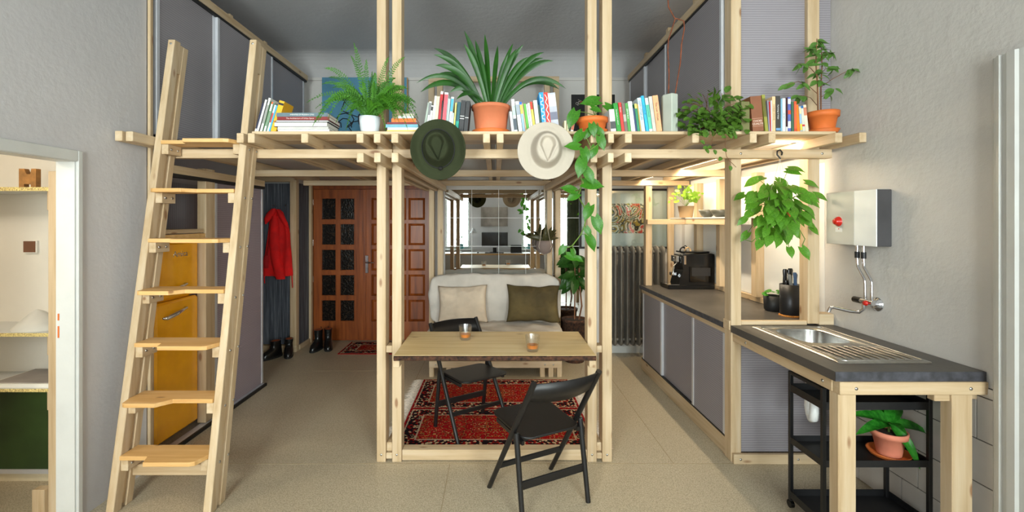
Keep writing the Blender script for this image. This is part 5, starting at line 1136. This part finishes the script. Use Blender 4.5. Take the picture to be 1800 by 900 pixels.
for a in (('thin navy and white book leaning hard against the ladder rail', 447, 450, 181, 14, (38, 40, 66), 0.15, [(0.0, 0.12, WH)]), ('plain white book leaning second from the ladder rail', 450.2, 453.8, 175, 16, WH, 0.17, None), ('slim dark charcoal book between white ones by the ladder', 454, 456, 176, 16, (52, 50, 48), 0.17, None),
          ('white book with grey spine lettering leaning among the ladder-side books', 456.2, 460.2, 172, 16, (222, 222, 214), 0.18, [(0.25, 0.8, (150, 152, 146))]), ('narrow dark green book leaning among the ladder-side books', 460.4, 462.4, 178, 15, (40, 84, 44), 0.16, None), ('white book with an orange spine top leaning near the ladder', 462.6, 465.8, 179, 15, WH, 0.16, [(0.93, 1.0, (240, 96, 40)), (0.2, 0.7, (120, 150, 120))]),
          ('grey-green slim book leaning next to the orange-topped one', 466, 468.4, 181, 14, (96, 128, 104), 0.16, None), ('white book with small red lettering beside the sky blue one', 468.6, 471.4, 184, 14, (232, 226, 224), 0.16, [(0.35, 0.7, (196, 70, 70))]), ('sky blue slim book leaning against the yellow one', 471.6, 474.2, 185, 14, (70, 170, 214), 0.15, None)):
    book(a[0], a[1], a[2], a[3], a[4], a[5], g1, a[6], a[7], y=2.885)
book('thick bright yellow book leaning on the stack of flat books', 474.6, 484.5, 178, 16, (236, 172, 30), g1, 0.13, [(0.86, 0.93, BLK), (0.3, 0.34, (180, 110, 20))], y=2.885)
def flatbook(label, px0, px1, py0, py1, col, group, depth, dy=0.0, spine=True, title=None, spiral=False, turn=0.0):
    y = 2.862+dy; s_ = y/800; x0, x1 = (px0-871)*s_, (px1-871)*s_; z1 = 1.65+(388-py0)*s_; z0 = 1.65+(388-py1)*s_; z0 = max(z0, ZDK+0.0006); z1 -= 0.0006
    cx_, cy_ = (x0+x1)/2, y+depth/2; R = Matrix.Rotation(turn, 3, 'Z'); c_ = 0.0016 if z1-z0 > 0.008 else 0.001
    def P(m): m.v = [R @ (v-Vector((cx_, cy_, 0)))+Vector((cx_, cy_, 0)) for v in m.v]; return m
    m = MB(); m.box(x0, x1, y, y+depth, z0, z0+c_); m.box(x0, x1, y, y+depth, z1-c_, z1)
    if spine: m.box(x0, x1, y, y+c_, z0+c_, z1-c_)
    o = P(m).build('book', bmat(col)); tag(o, label, 'book', group)
    P(B(x0+0.003, x1-0.003, y+c_+(0 if spine else 0.004), y+depth-0.003, z0+c_, z1-c_)).build('pages', 'paper', o)
    if title: lettering(title[0], title[1], bmat(title[2]), o, Matrix.Translation((cx_+title[3], y-0.0008, (z0+z1)/2)) @ FRONT, 'title', 0.0003)
    if spiral:
        mm = MB(); k = 26
        for i in range(k): xx = x0+0.01+(x1-x0-0.02)*i/(k-1); mm.tube([(xx, y+0.006, z0+0.001), (xx, y-0.003, (z0+z1)/2), (xx, y+0.006, z1-0.001)], 0.0012, 4)
        P(mm).build('spiral_binding', 'white_plastic', o)
    return o
g2 = 'flat books stacked behind the ladder'
for a in (('teal-grey hardback on top of the wide flat stack', 486, 576, 198, 205, (96, 116, 124), 0.20, 0.0, True, ('AMENITIES OF MODERN CITIES', 0.011, WH, 0.0), False), ('dark red hardback second in the wide flat stack', 487, 579, 205, 211, (128, 28, 26), 0.20, 0.0, True, ('The Architecture of Urban Space', 0.013, (226, 200, 190), -0.02), False), ('thin navy book below the dark red one in the flat stack', 484, 577, 211, 214.4, (24, 30, 52), 0.21, 0.0, False, None, False),
          ('black spiral-bound notebook in the middle of the flat stack', 481, 575, 214.4, 222.4, (44, 42, 42), 0.21, 0.0, False, None, True), ('thin pale grey folder below the spiral notebook', 488, 577, 222.4, 227, (196, 192, 186), 0.21, 0.004, True, None, False), ('white spiral pad at the bottom of the wide flat stack', 487, 579, 227, 231.8, (196, 196, 200), 0.21, 0.0, False, None, True)):
    flatbook(a[0], a[1], a[2], a[3], a[4], a[5], g2, a[6], a[7], a[8], a[9], a[10])
g3 = 'flat books stacked beside the fern'
for a in (('thin cream booklet on top of the small stack by the fern', 708, 728, 199.5, 203.4, (206, 200, 176)), ('pale paperback second from the top by the fern', 700, 727, 203.4, 208, (216, 218, 216)), ('orange paperback in the small stack by the fern', 688, 731, 208, 214.6, (240, 112, 28)), ('dark red paperback in the small stack by the fern', 680, 733, 214.6, 218.4, (124, 34, 36)), ('light blue paperback in the small stack by the fern', 678, 734.5, 218.4, 224, (110, 170, 188)), ('white paperback low in the small stack by the fern', 681, 736, 224, 228.4, (224, 222, 216)), ('yellow paperback at the bottom of the small stack by the fern', 680, 734, 228.4, 231.8, (220, 190, 84))):
    flatbook(a[0], a[1], a[2], a[3], a[4], a[5], g3, 0.14, 0.0)
g4 = 'books between the fern and the big terracotta pot'
for a in (('thin grey-green book first in the row behind the green hat', 743, 747.2, 180, 9, (156, 168, 156), None), ('white book with black speckles behind the green hat', 747.6, 752, 178, 7, (206, 206, 202), [(0.55, 0.95, (120, 120, 120))]), ('slim white book with a black top behind the green hat', 752.4, 756, 185, 6, WH, [(0.8, 0.95, BLK)]), ('narrow cream book leaning on the wide beige one', 757, 761.6, 168, 7, (214, 208, 192), None),
          ('wide beige cloth-bound book behind the green hat', 762, 767.4, 169, 6, (196, 188, 166), None), ('tall dark red book with a white top behind the green hat', 767.8, 772.6, 160, 7, (176, 24, 30), [(0.93, 1.0, WH)]), ('very thin black and white book next to the tall red one', 773, 774.8, 176, 4, (70, 68, 68), None), ('white book with a long coral red stripe on its spine', 775.2, 781.8, 162, 6.5, (230, 226, 226), [(0.0, 0.95, (240, 84, 96))]),
          ('pale grey-green book after the coral striped one', 782.6, 787, 173, 5, (168, 184, 182), None), ('white book with a turquoise upper spine', 787.4, 792.2, 170, 6, (222, 226, 224), [(0.58, 0.95, (66, 160, 184))]), ('short pale blue booklet in the row behind the green hat', 792.6, 796, 198, 2, (190, 206, 226), None), ('thin yellow book in the row behind the green hat', 796.4, 799, 180, 4, (226, 206, 110), None),
          ('dark teal book with green lettering before the black folders', 799.4, 805.2, 179, 5, (24, 84, 94), [(0.1, 0.35, (20, 160, 140))]), ('wide black folder with white bands next to the dark teal book', 805.8, 814, 176, 5, (44, 44, 46), [(0.40, 0.42, WH), (0.48, 0.50, WH)]), ('black folder with one white band beside the big pot', 814.6, 821.6, 177, 5, (40, 40, 42), [(0.44, 0.46, WH)])):
    book(a[0], a[1], a[2], a[3], a[4], a[5], g4, 0.15, a[6])
g5 = 'books between the big terracotta pot and the cream hat'
for a in (('pale grey book half hidden by the big terracotta pot', 899.4, 904, 196, -4, (196, 200, 204), None, None), ('tall white book with green lettering beside the big pot', 904.4, 910, 174, -6, (230, 234, 232), [(0.5, 0.8, (176, 206, 186)), (0.05, 0.4, (70, 80, 90))], None), ('white book with dark lettering third from the big pot', 912, 918.6, 178, -6.5, (228, 228, 224), [(0.55, 0.9, (150, 160, 170))], None), ('colourful book with a blue top in the row by the cream hat', 919.2, 923.6, 179, -6.5, (150, 180, 200), [(0.92, 1.0, (30, 100, 200)), (0.6, 0.9, (226, 190, 80))], None),
          ('slim tan book in the row by the cream hat', 924, 926, 181, -7, (200, 158, 120), None, None), ('grass green book in the row by the cream hat', 926.4, 931, 182, -6.5, (92, 168, 62), None, None), ('thin lilac-white book after the grass green one', 931.4, 933.6, 183, -7, (214, 210, 226), None, None), ('cream book before the red and yellow one', 934, 938, 181, -7, (218, 210, 196), None, None), ('red and yellow lettered book in the row by the cream hat', 938.4, 942.4, 178.5, -7, (228, 206, 80), [(0.74, 1.0, (226, 44, 32))], None),
          ('wide plain light grey book before the blue patterned one', 943, 950, 176, -6, (214, 212, 206), None, None), ('thin dark green book touching the blue patterned one', 950.4, 953.4, 184, -5.5, (34, 72, 60), None, None), ('tall blue book with a white meander pattern', 954, 962, 162, -7, (28, 148, 214), None, ('meander', WH)), ('tall red book with a white zigzag pattern', 962.4, 970, 162, -7.5, (232, 52, 36), None, ('zig', WH)), ('thick grey and white illustrated book ending the row', 970.4, 984, 163, -8, (176, 178, 188), [(0.65, 0.95, (216, 216, 210)), (0.3, 0.5, (110, 112, 130))], None)):
    book(a[0], a[1], a[2], a[3], a[4], a[5], g5, 0.15, a[6], deco=a[7])
g5b = 'small booklets beside the trailing pothos'
for a in (('small cream booklet standing behind the cream hat brim', 992, 995.6, 212, 0.0, (220, 204, 164)), ('second small cream booklet, rounded and shorter, by the cream hat', 996.4, 999.6, 215, 0.3, (206, 194, 156)), ('thin white booklet with a rust edge leaning on the pothos pot', 1003, 1007.6, 208, 4.5, (222, 220, 214))):
    book(a[0], a[1], a[2], a[3], a[4], a[5], g5b, 0.10, [(0.1, 0.9, (176, 84, 50))] if 'rust' in a[0] else None)
g6 = 'books between the trailing pothos and the grey-green slab'
for a in (('short white book with a black drawing beside the pothos pot', 1074, 1083.4, 192, -3.5, (214, 214, 212), [(0.12, 0.45, (60, 60, 62))], None), ('bright green book with white lettering', 1084.6, 1092.6, 181, -7, (16, 132, 28), None, ('Scandinavia in colours', 0.011, WH, 0.5)), ('bright red book next to the bright green one', 1093, 1098.2, 180, -6.5, (226, 40, 30), None, ('Eda Lux', 0.010, WH, 0.75)), ('grey-brown book between the red and the leaf green one', 1098.6, 1104, 181, -6, (110, 96, 88), [(0.35, 0.6, (170, 160, 150))], None),
          ('leaf green book with white lettering after the grey-brown one', 1104.4, 1109.4, 181, -6, (70, 146, 60), None, ('SKRYTA BUDE', 0.010, WH, 0.62)), ('plain white book in the row near the grey-green slab', 1110, 1117.2, 178, -6.5, (222, 220, 222), None, None), ('narrow dark blue book in the row near the grey-green slab', 1117.6, 1120.4, 190, -5, (26, 54, 96), None, None), ('deep green book with a yellow top', 1120.8, 1125.2, 182, -6, (34, 126, 84), [(0.83, 1.0, (240, 198, 96))], None), ('thin mustard book after the yellow-topped one', 1125.6, 1127.6, 183, -6, (178, 148, 60), None, None),
          ('pale blue-grey book with large dark lettering', 1128, 1134.6, 171.5, -8, (190, 206, 210), None, ('LOW LITTLE LIES', 0.016, (40, 90, 120), 0.62)), ('bright cyan book with dark lettering', 1136, 1141, 168, -9.5, (28, 168, 224), None, ('A LITTLE LIFE', 0.010, (40, 40, 60), 0.6)), ('white and sea green book after the cyan one', 1141.6, 1147.4, 172, -8.5, (84, 190, 160), [(0.8, 1.0, WH), (0.0, 0.07, WH)], ('A LITTLE PRINCESS', 0.009, (24, 60, 60), 0.6)), ('light grey cloth book before the peach one', 1147.8, 1154, 169, -8, (190, 186, 176), None, None), ('thick peach orange book with black script lettering', 1154.6, 1164.4, 167.5, -8, (232, 164, 116), None, ('The Lost Virtues', 0.017, (40, 28, 24), 0.55))):
    book(a[0], a[1], a[2], a[3], a[4], a[5], g6, 0.15, a[6], title=a[7])
g7 = 'books between the leafy bush and the ficus'
for a in (('olive-green book partly hidden by the leafy bush', 1303, 1318, 178, 0.0, (110, 108, 62), None, None), ('thick brown leather-look book with gold lettering', 1323.4, 1343.4, 169, -5, (134, 82, 54), [(0.14, 0.15, (190, 150, 130)), (0.36, 0.37, (190, 150, 130))], ('CHOISI|QUALITE', 0.017, (226, 206, 190), 0.29)), ('olive yellow book next to the thick brown one', 1345.4, 1351, 166, -6.5, (148, 146, 62), [(0.4, 0.9, (104, 100, 40))], None), ('thin mauve-grey book after the olive yellow one', 1351.4, 1354, 176, -3, (140, 132, 146), None, None),
          ('very thin red book after the mauve-grey one', 1354.2, 1355.6, 178, -2, (206, 32, 30), None, None), ('thin white book before the beige one', 1355.8, 1357.4, 176, -0.6, (216, 220, 224), None, None), ('beige book with brown lettering', 1357.6, 1363.4, 169, -0.3, (226, 190, 146), None, ('CONRAD VAKANCE', 0.011, (80, 56, 36), 0.55)), ('wide charcoal book with white lettering', 1364, 1372.2, 168, -0.5, (62, 58, 54), [(0.03, 0.10, (110, 150, 190))], ('Psychology of design', 0.011, WH, 0.55)),
          ('thin light blue book after the charcoal one', 1372.6, 1375, 173, 0.0, (128, 176, 202), None, None), ('white book with small dark lettering near the ficus', 1375.4, 1381, 172, 0.0, (216, 222, 224), None, ('OD PORTU', 0.009, (40, 40, 44), 0.45)), ('thin black and red book after the white one', 1381.4, 1384.6, 171, 0.0, (60, 24, 30), [(0.0, 0.14, (230, 226, 210))], None), ('blue and white patterned book with red dots', 1385, 1390.4, 170, -0.3, (90, 100, 170), [(0.8, 0.95, WH), (0.5, 0.62, (206, 80, 60)), (0.1, 0.3, WH)], None),
          ('dark green and teal book before the red-orange one', 1391.4, 1395.8, 178, -0.5, (62, 100, 76), None, None), ('red-orange book with pale dots near the ficus', 1396.2, 1401, 177.5, -0.6, (200, 78, 42), [(0.1, 0.9, (212, 96, 60))], None), ('thin plain orange book near the ficus', 1401.6, 1406.6, 184, -3.5, (240, 124, 24), None, None), ('pale blue and yellow striped paperback near the ficus', 1407, 1410.6, 186.5, -3, (150, 180, 206), [(0.05, 0.3, (236, 206, 60)), (0.7, 0.95, (236, 216, 170))], None), ('white paperback with a red band near the ficus', 1411, 1415.6, 185.5, -3.5, (206, 204, 190), [(0.2, 0.27, (206, 40, 40)), (0.9, 1.0, (40, 100, 160))], None),
          ('cream and red dotted paperback touching the ficus pot', 1416, 1421.6, 184, -4.5, (232, 212, 186), [(0.6, 0.9, (206, 130, 100))], None)):
    book(a[0], a[1], a[2], a[3], a[4], a[5], g7, 0.14, a[6], title=a[7])

# ------------------------------------------------------------------ other things on the loft
SB = thing('slab_box', 'pale grey-green ceramic slab vase with brown cords rising from it', 'vase', (W(1183, 231, 2.9).x, 2.95, ZDK))
sx = lambda px: (px-871)*2.88/800
m = MB(); zt_ = 1.65+(388-163)*2.88/800
m.prism([(sx(1170), 2.93), (sx(1181), 2.88), (sx(1194), 2.90), (sx(1195), 2.97), (sx(1183), 2.99), (sx(1171), 2.97)], ZDK+0.0005, zt_); m.build('slab', 'slab_green', SB, 0.004)
q = [W(1173, -30, 2.93), W(1175, 12, 2.93), W(1186, 32, 2.93), W(1194, 34, 2.93), W(1202, 37, 2.93), W(1203, 50, 2.93), W(1198, 78, 2.93), W(1196, 110, 2.93), W(1191, 140, 2.93), W(1187, 164, 2.93)]
MB().tube(q, 0.0042, 6).build('cord', 'cord_brown', SB); MB().tube([W(1187, 33, 2.93), W(1183, 45, 2.925), W(1175, 70, 2.925), W(1174, 90, 2.925), W(1176, 130, 2.93), W(1175, 164, 2.935)], 0.0038, 6).build('cord', 'cord_brown', SB)
MB().tube([q[0], q[0]+Vector((0, 0, 0.66))], 0.004, 6).build('cord', 'cord_brown', SB)
bc = thing('blue_canvas', 'large blue painted canvas leaning on the loft back wall behind the fern', 'painting', (-1.63, 5.6, ZDK))
yb = 5.60; x0, x1 = (566-871)*yb/800, (715-871)*yb/800; zt_ = 1.65+(388-136)*yb/800
B(x0, x1, yb, yb+0.04, ZDK, zt_).build('cloth', 'blue_canvas', bc); B(x1, x1+0.008, yb, yb+0.045, ZDK, zt_).build('edge_strip', 'oak_edge', bc)
m = MB()
random.seed(31)
for k in range(9):
    c0 = Vector((random.uniform(x0+0.15, x0+0.55), yb-0.003, random.uniform(2.75, 3.15))); m.tube([c0+Vector((0.12*math.cos(i*0.7+k)*random.uniform(0.5, 1), 0, 0.09*math.sin(i*0.7+k))) for i in range(7)], 0.006, 5)
m.build('painted_lines', 'poster_black', bc)
wf = thing('clothes_rack', 'bare wooden rail frame at the back of the loft behind the strap-leaved plant', 'clothes rack', (-0.02, 5.35, ZDK))
yf = 5.30; fx = lambda px: (px-871)*yf/800; zt_ = 1.65+(388-134)*yf/800
for a, b in ((753, 763), (768, 778), (957, 967), (973, 983)): timber(wf, 'post', fx(a), fx(b), yf, yf+0.06, ZDK, zt_-0.0605)
timber(wf, 'top_rail', fx(753), fx(983), yf, yf+0.06, zt_-0.06, zt_)
ps = thing('black_poster', 'black poster with a small pale sketch on the loft back wall', 'poster', (1.2, YB-0.01, 2.5)); yp = YB-0.004; qx = lambda px: (px-871)*yp/800; qz = lambda py: 1.65+(388-py)*yp/800
B(qx(1004), qx(1081), yp, YB-0.0005, qz(245), qz(166)).build('sheet', 'poster_black', ps); B(qx(1003), qx(1082), yp+0.001, YB-0.0002, qz(246), qz(165)).build('border', 'paper', ps)
for k, (px, py, w_, h_, mm) in enumerate(((1014, 182, 2.0, 2.2, 'poster_ink'), (1018, 180, 1.8, 2.0, 'poster_ink'), (1021, 180, 1.6, 1.8, 'poster_red'), (1023.5, 180, 1.5, 1.8, 'poster_red'), (1016.5, 184, 1.6, 1.4, 'poster_ink'))):
    MB().tube([(qx(px)+0.0065*w_*math.cos(i*0.6), yp-0.001, qz(py)+0.0065*h_*math.sin(i*0.6)) for i in range(9)], 0.0025, 4).build('sketch', mm, ps)
MB().tube([(qx(1016), yp-0.001, qz(175)), (qx(1019), yp-0.001, qz(176.5)), (qx(1022), yp-0.001, qz(177.5))], 0.002, 4).build('sketch', 'poster_ink', ps)

# ------------------------------------------------------------------ jacket and boots
J = thing('jacket', 'bright red hooded jacket hanging on the dark panel hooks', 'jacket', (-2.75, YB-0.05, 0.95))
yj = YB+0.0; jx = lambda px: (px-871)*yj/800; jz = lambda py: 1.65-(py-388)*yj/800
prof = [(368, 484, 494), (374, 478, 500), (384, 477, 504), (396, 476, 509), (410, 474, 512), (430, 471, 513), (450, 468, 515), (468, 465.5, 516), (480, 464.5, 517), (484, 465, 517)]
rings = []
for py, l_, r_ in prof:
    ring = []; n = 40; cxm, hw = (jx(l_)+jx(r_))/2, (jx(r_)-jx(l_))/2
    for i in range(n):
        a = 2*pi*i/n; u = math.cos(a); dpt = 0.055*min(1, 0.35+(py-365)/40)
        fold = 0.014*math.sin(u*9+py*0.03)+0.008*math.sin(u*17-py*0.06)
        yy = yj-0.03-dpt*max(0, math.sin(a))**0.7-(fold if math.sin(a) > 0.2 else 0)+0.03*max(0, -math.sin(a))
        ring.append(Vector((cxm+hw*u, yy, jz(py))))
    rings.append(ring)
MB().loft(rings, True, True).build('jacket_body', 'red_wool', J)
def limb(pts, rs, name, mat_):
    rg = []
    for (px, py), (rx, ry) in zip(pts, rs):
        rg.append([Vector((jx(px)+rx*math.cos(a), yj-0.085+ry*math.sin(a), jz(py))) for a in [i*2*pi/16 for i in range(16)]])
    MB().loft(rg, True, True).build(name, mat_, J)
limb([(489, 380), (488, 400), (488, 425), (491, 455), (497, 480), (499, 489)], [(0.03, 0.03), (0.055, 0.04), (0.062, 0.045), (0.06, 0.045), (0.062, 0.04), (0.055, 0.035)], 'sleeve', 'red_wool')
limb([(487, 367), (483, 374), (477, 384), (473, 394)], [(0.025, 0.02), (0.05, 0.035), (0.045, 0.03), (0.008, 0.008)], 'hood', 'red_wool'); limb([(495, 370), (500, 380), (507, 392), (512, 401)], [(0.02, 0.02), (0.035, 0.03), (0.03, 0.03), (0.008, 0.008)], 'collar', 'red_wool')
limb([(475, 448), (473, 460), (474, 470)], [(0.03, 0.02), (0.035, 0.02), (0.03, 0.015)], 'pocket_flap', 'red_wool_dark')
for px, z1 in ((468, 497), (516.5, 505)): MB().tube([(jx(px), yj-0.05, jz(482)), (jx(px+0.3), yj-0.05, jz((482+z1)/2)), (jx(px+1), yj-0.05, jz(z1))], 0.006, 6).build('drawstring', 'red_wool', J)
def boot(label, px, py, rz, H, group):
    y = 1.65*800/(py-388); x = (px-871)*y/800; t = thing('boot', label, 'boot', (x, y, 0), rz, group)
    secs = []     # (z, y_front(-), y_back, half width)
    for z, yf_, yb_, hw in ((0.022, -0.175, 0.095, 0.050), (0.05, -0.172, 0.095, 0.052), (0.075, -0.150, 0.092, 0.051), (0.095, -0.105, 0.088, 0.047), (0.115, -0.06, 0.085, 0.043), (0.15, -0.045, 0.078, 0.042), (H-0.03, -0.05, 0.075, 0.047), (H, -0.052, 0.076, 0.049)):
        c_ = (yf_+yb_)/2; hl_ = (yb_-yf_)/2; secs.append([Vector((hw*math.copysign(abs(math.cos(a))**0.8, math.cos(a)), c_+hl_*math.copysign(abs(math.sin(a))**0.85, math.sin(a)), z)) for a in [i*2*pi/24 for i in range(24)]])
    MB().loft(secs, True, True).build('upper', 'boot_leather', t, local=True)
    so = []
    for z, k in ((0.0, 1.0), (0.022, 1.03)): so.append([Vector((0.052*k*math.copysign(abs(math.cos(a))**0.8, math.cos(a)), -0.04+0.138*k*math.copysign(abs(math.sin(a))**0.85, math.sin(a)), z)) for a in [i*2*pi/24 for i in range(24)]])
    MB().loft(so, True, True).build('sole', 'boot_sole', t, local=True)
    MB().lathe([(0.040, 0.0), (0.0, 0.001)], (0, 0.012, H+0.0005), 16, sx=1.0, sy=1.4).build('lining', 'boot_lining', t, local=True)
    for k in range(4): zz = 0.11+k*(H-0.13)/4; yy = -0.062+0.004*k; MB().tube([(-0.022, yy, zz), (0, yy-0.006, zz+0.008), (0.022, yy, zz+0.002)], 0.003, 5).build('lace', 'cord_black', t, local=True)
    MB().tube([(0, 0.078, H-0.02), (0, 0.09, H+0.012), (0, 0.076, H+0.02)], 0.005, 5).build('pull_tab', 'boot_leather', t, local=True)
boot('black lace-up boot with a brown lining, nearer the closet panel', 483, 628, -0.45, 0.20, 'lace-up boots below the jacket'); boot('black lace-up boot with a brown lining, toe towards the entrance door', 508, 624, 0.35, 0.20, 'lace-up boots below the jacket')
boot('tall black boot by the door, nearer the coat panel', 559, 614, -0.1, 0.25, 'tall boots by the entrance door'); boot('tall black boot by the door, nearer the doormat', 577, 612, 0.35, 0.25, 'tall boots by the entrance door')
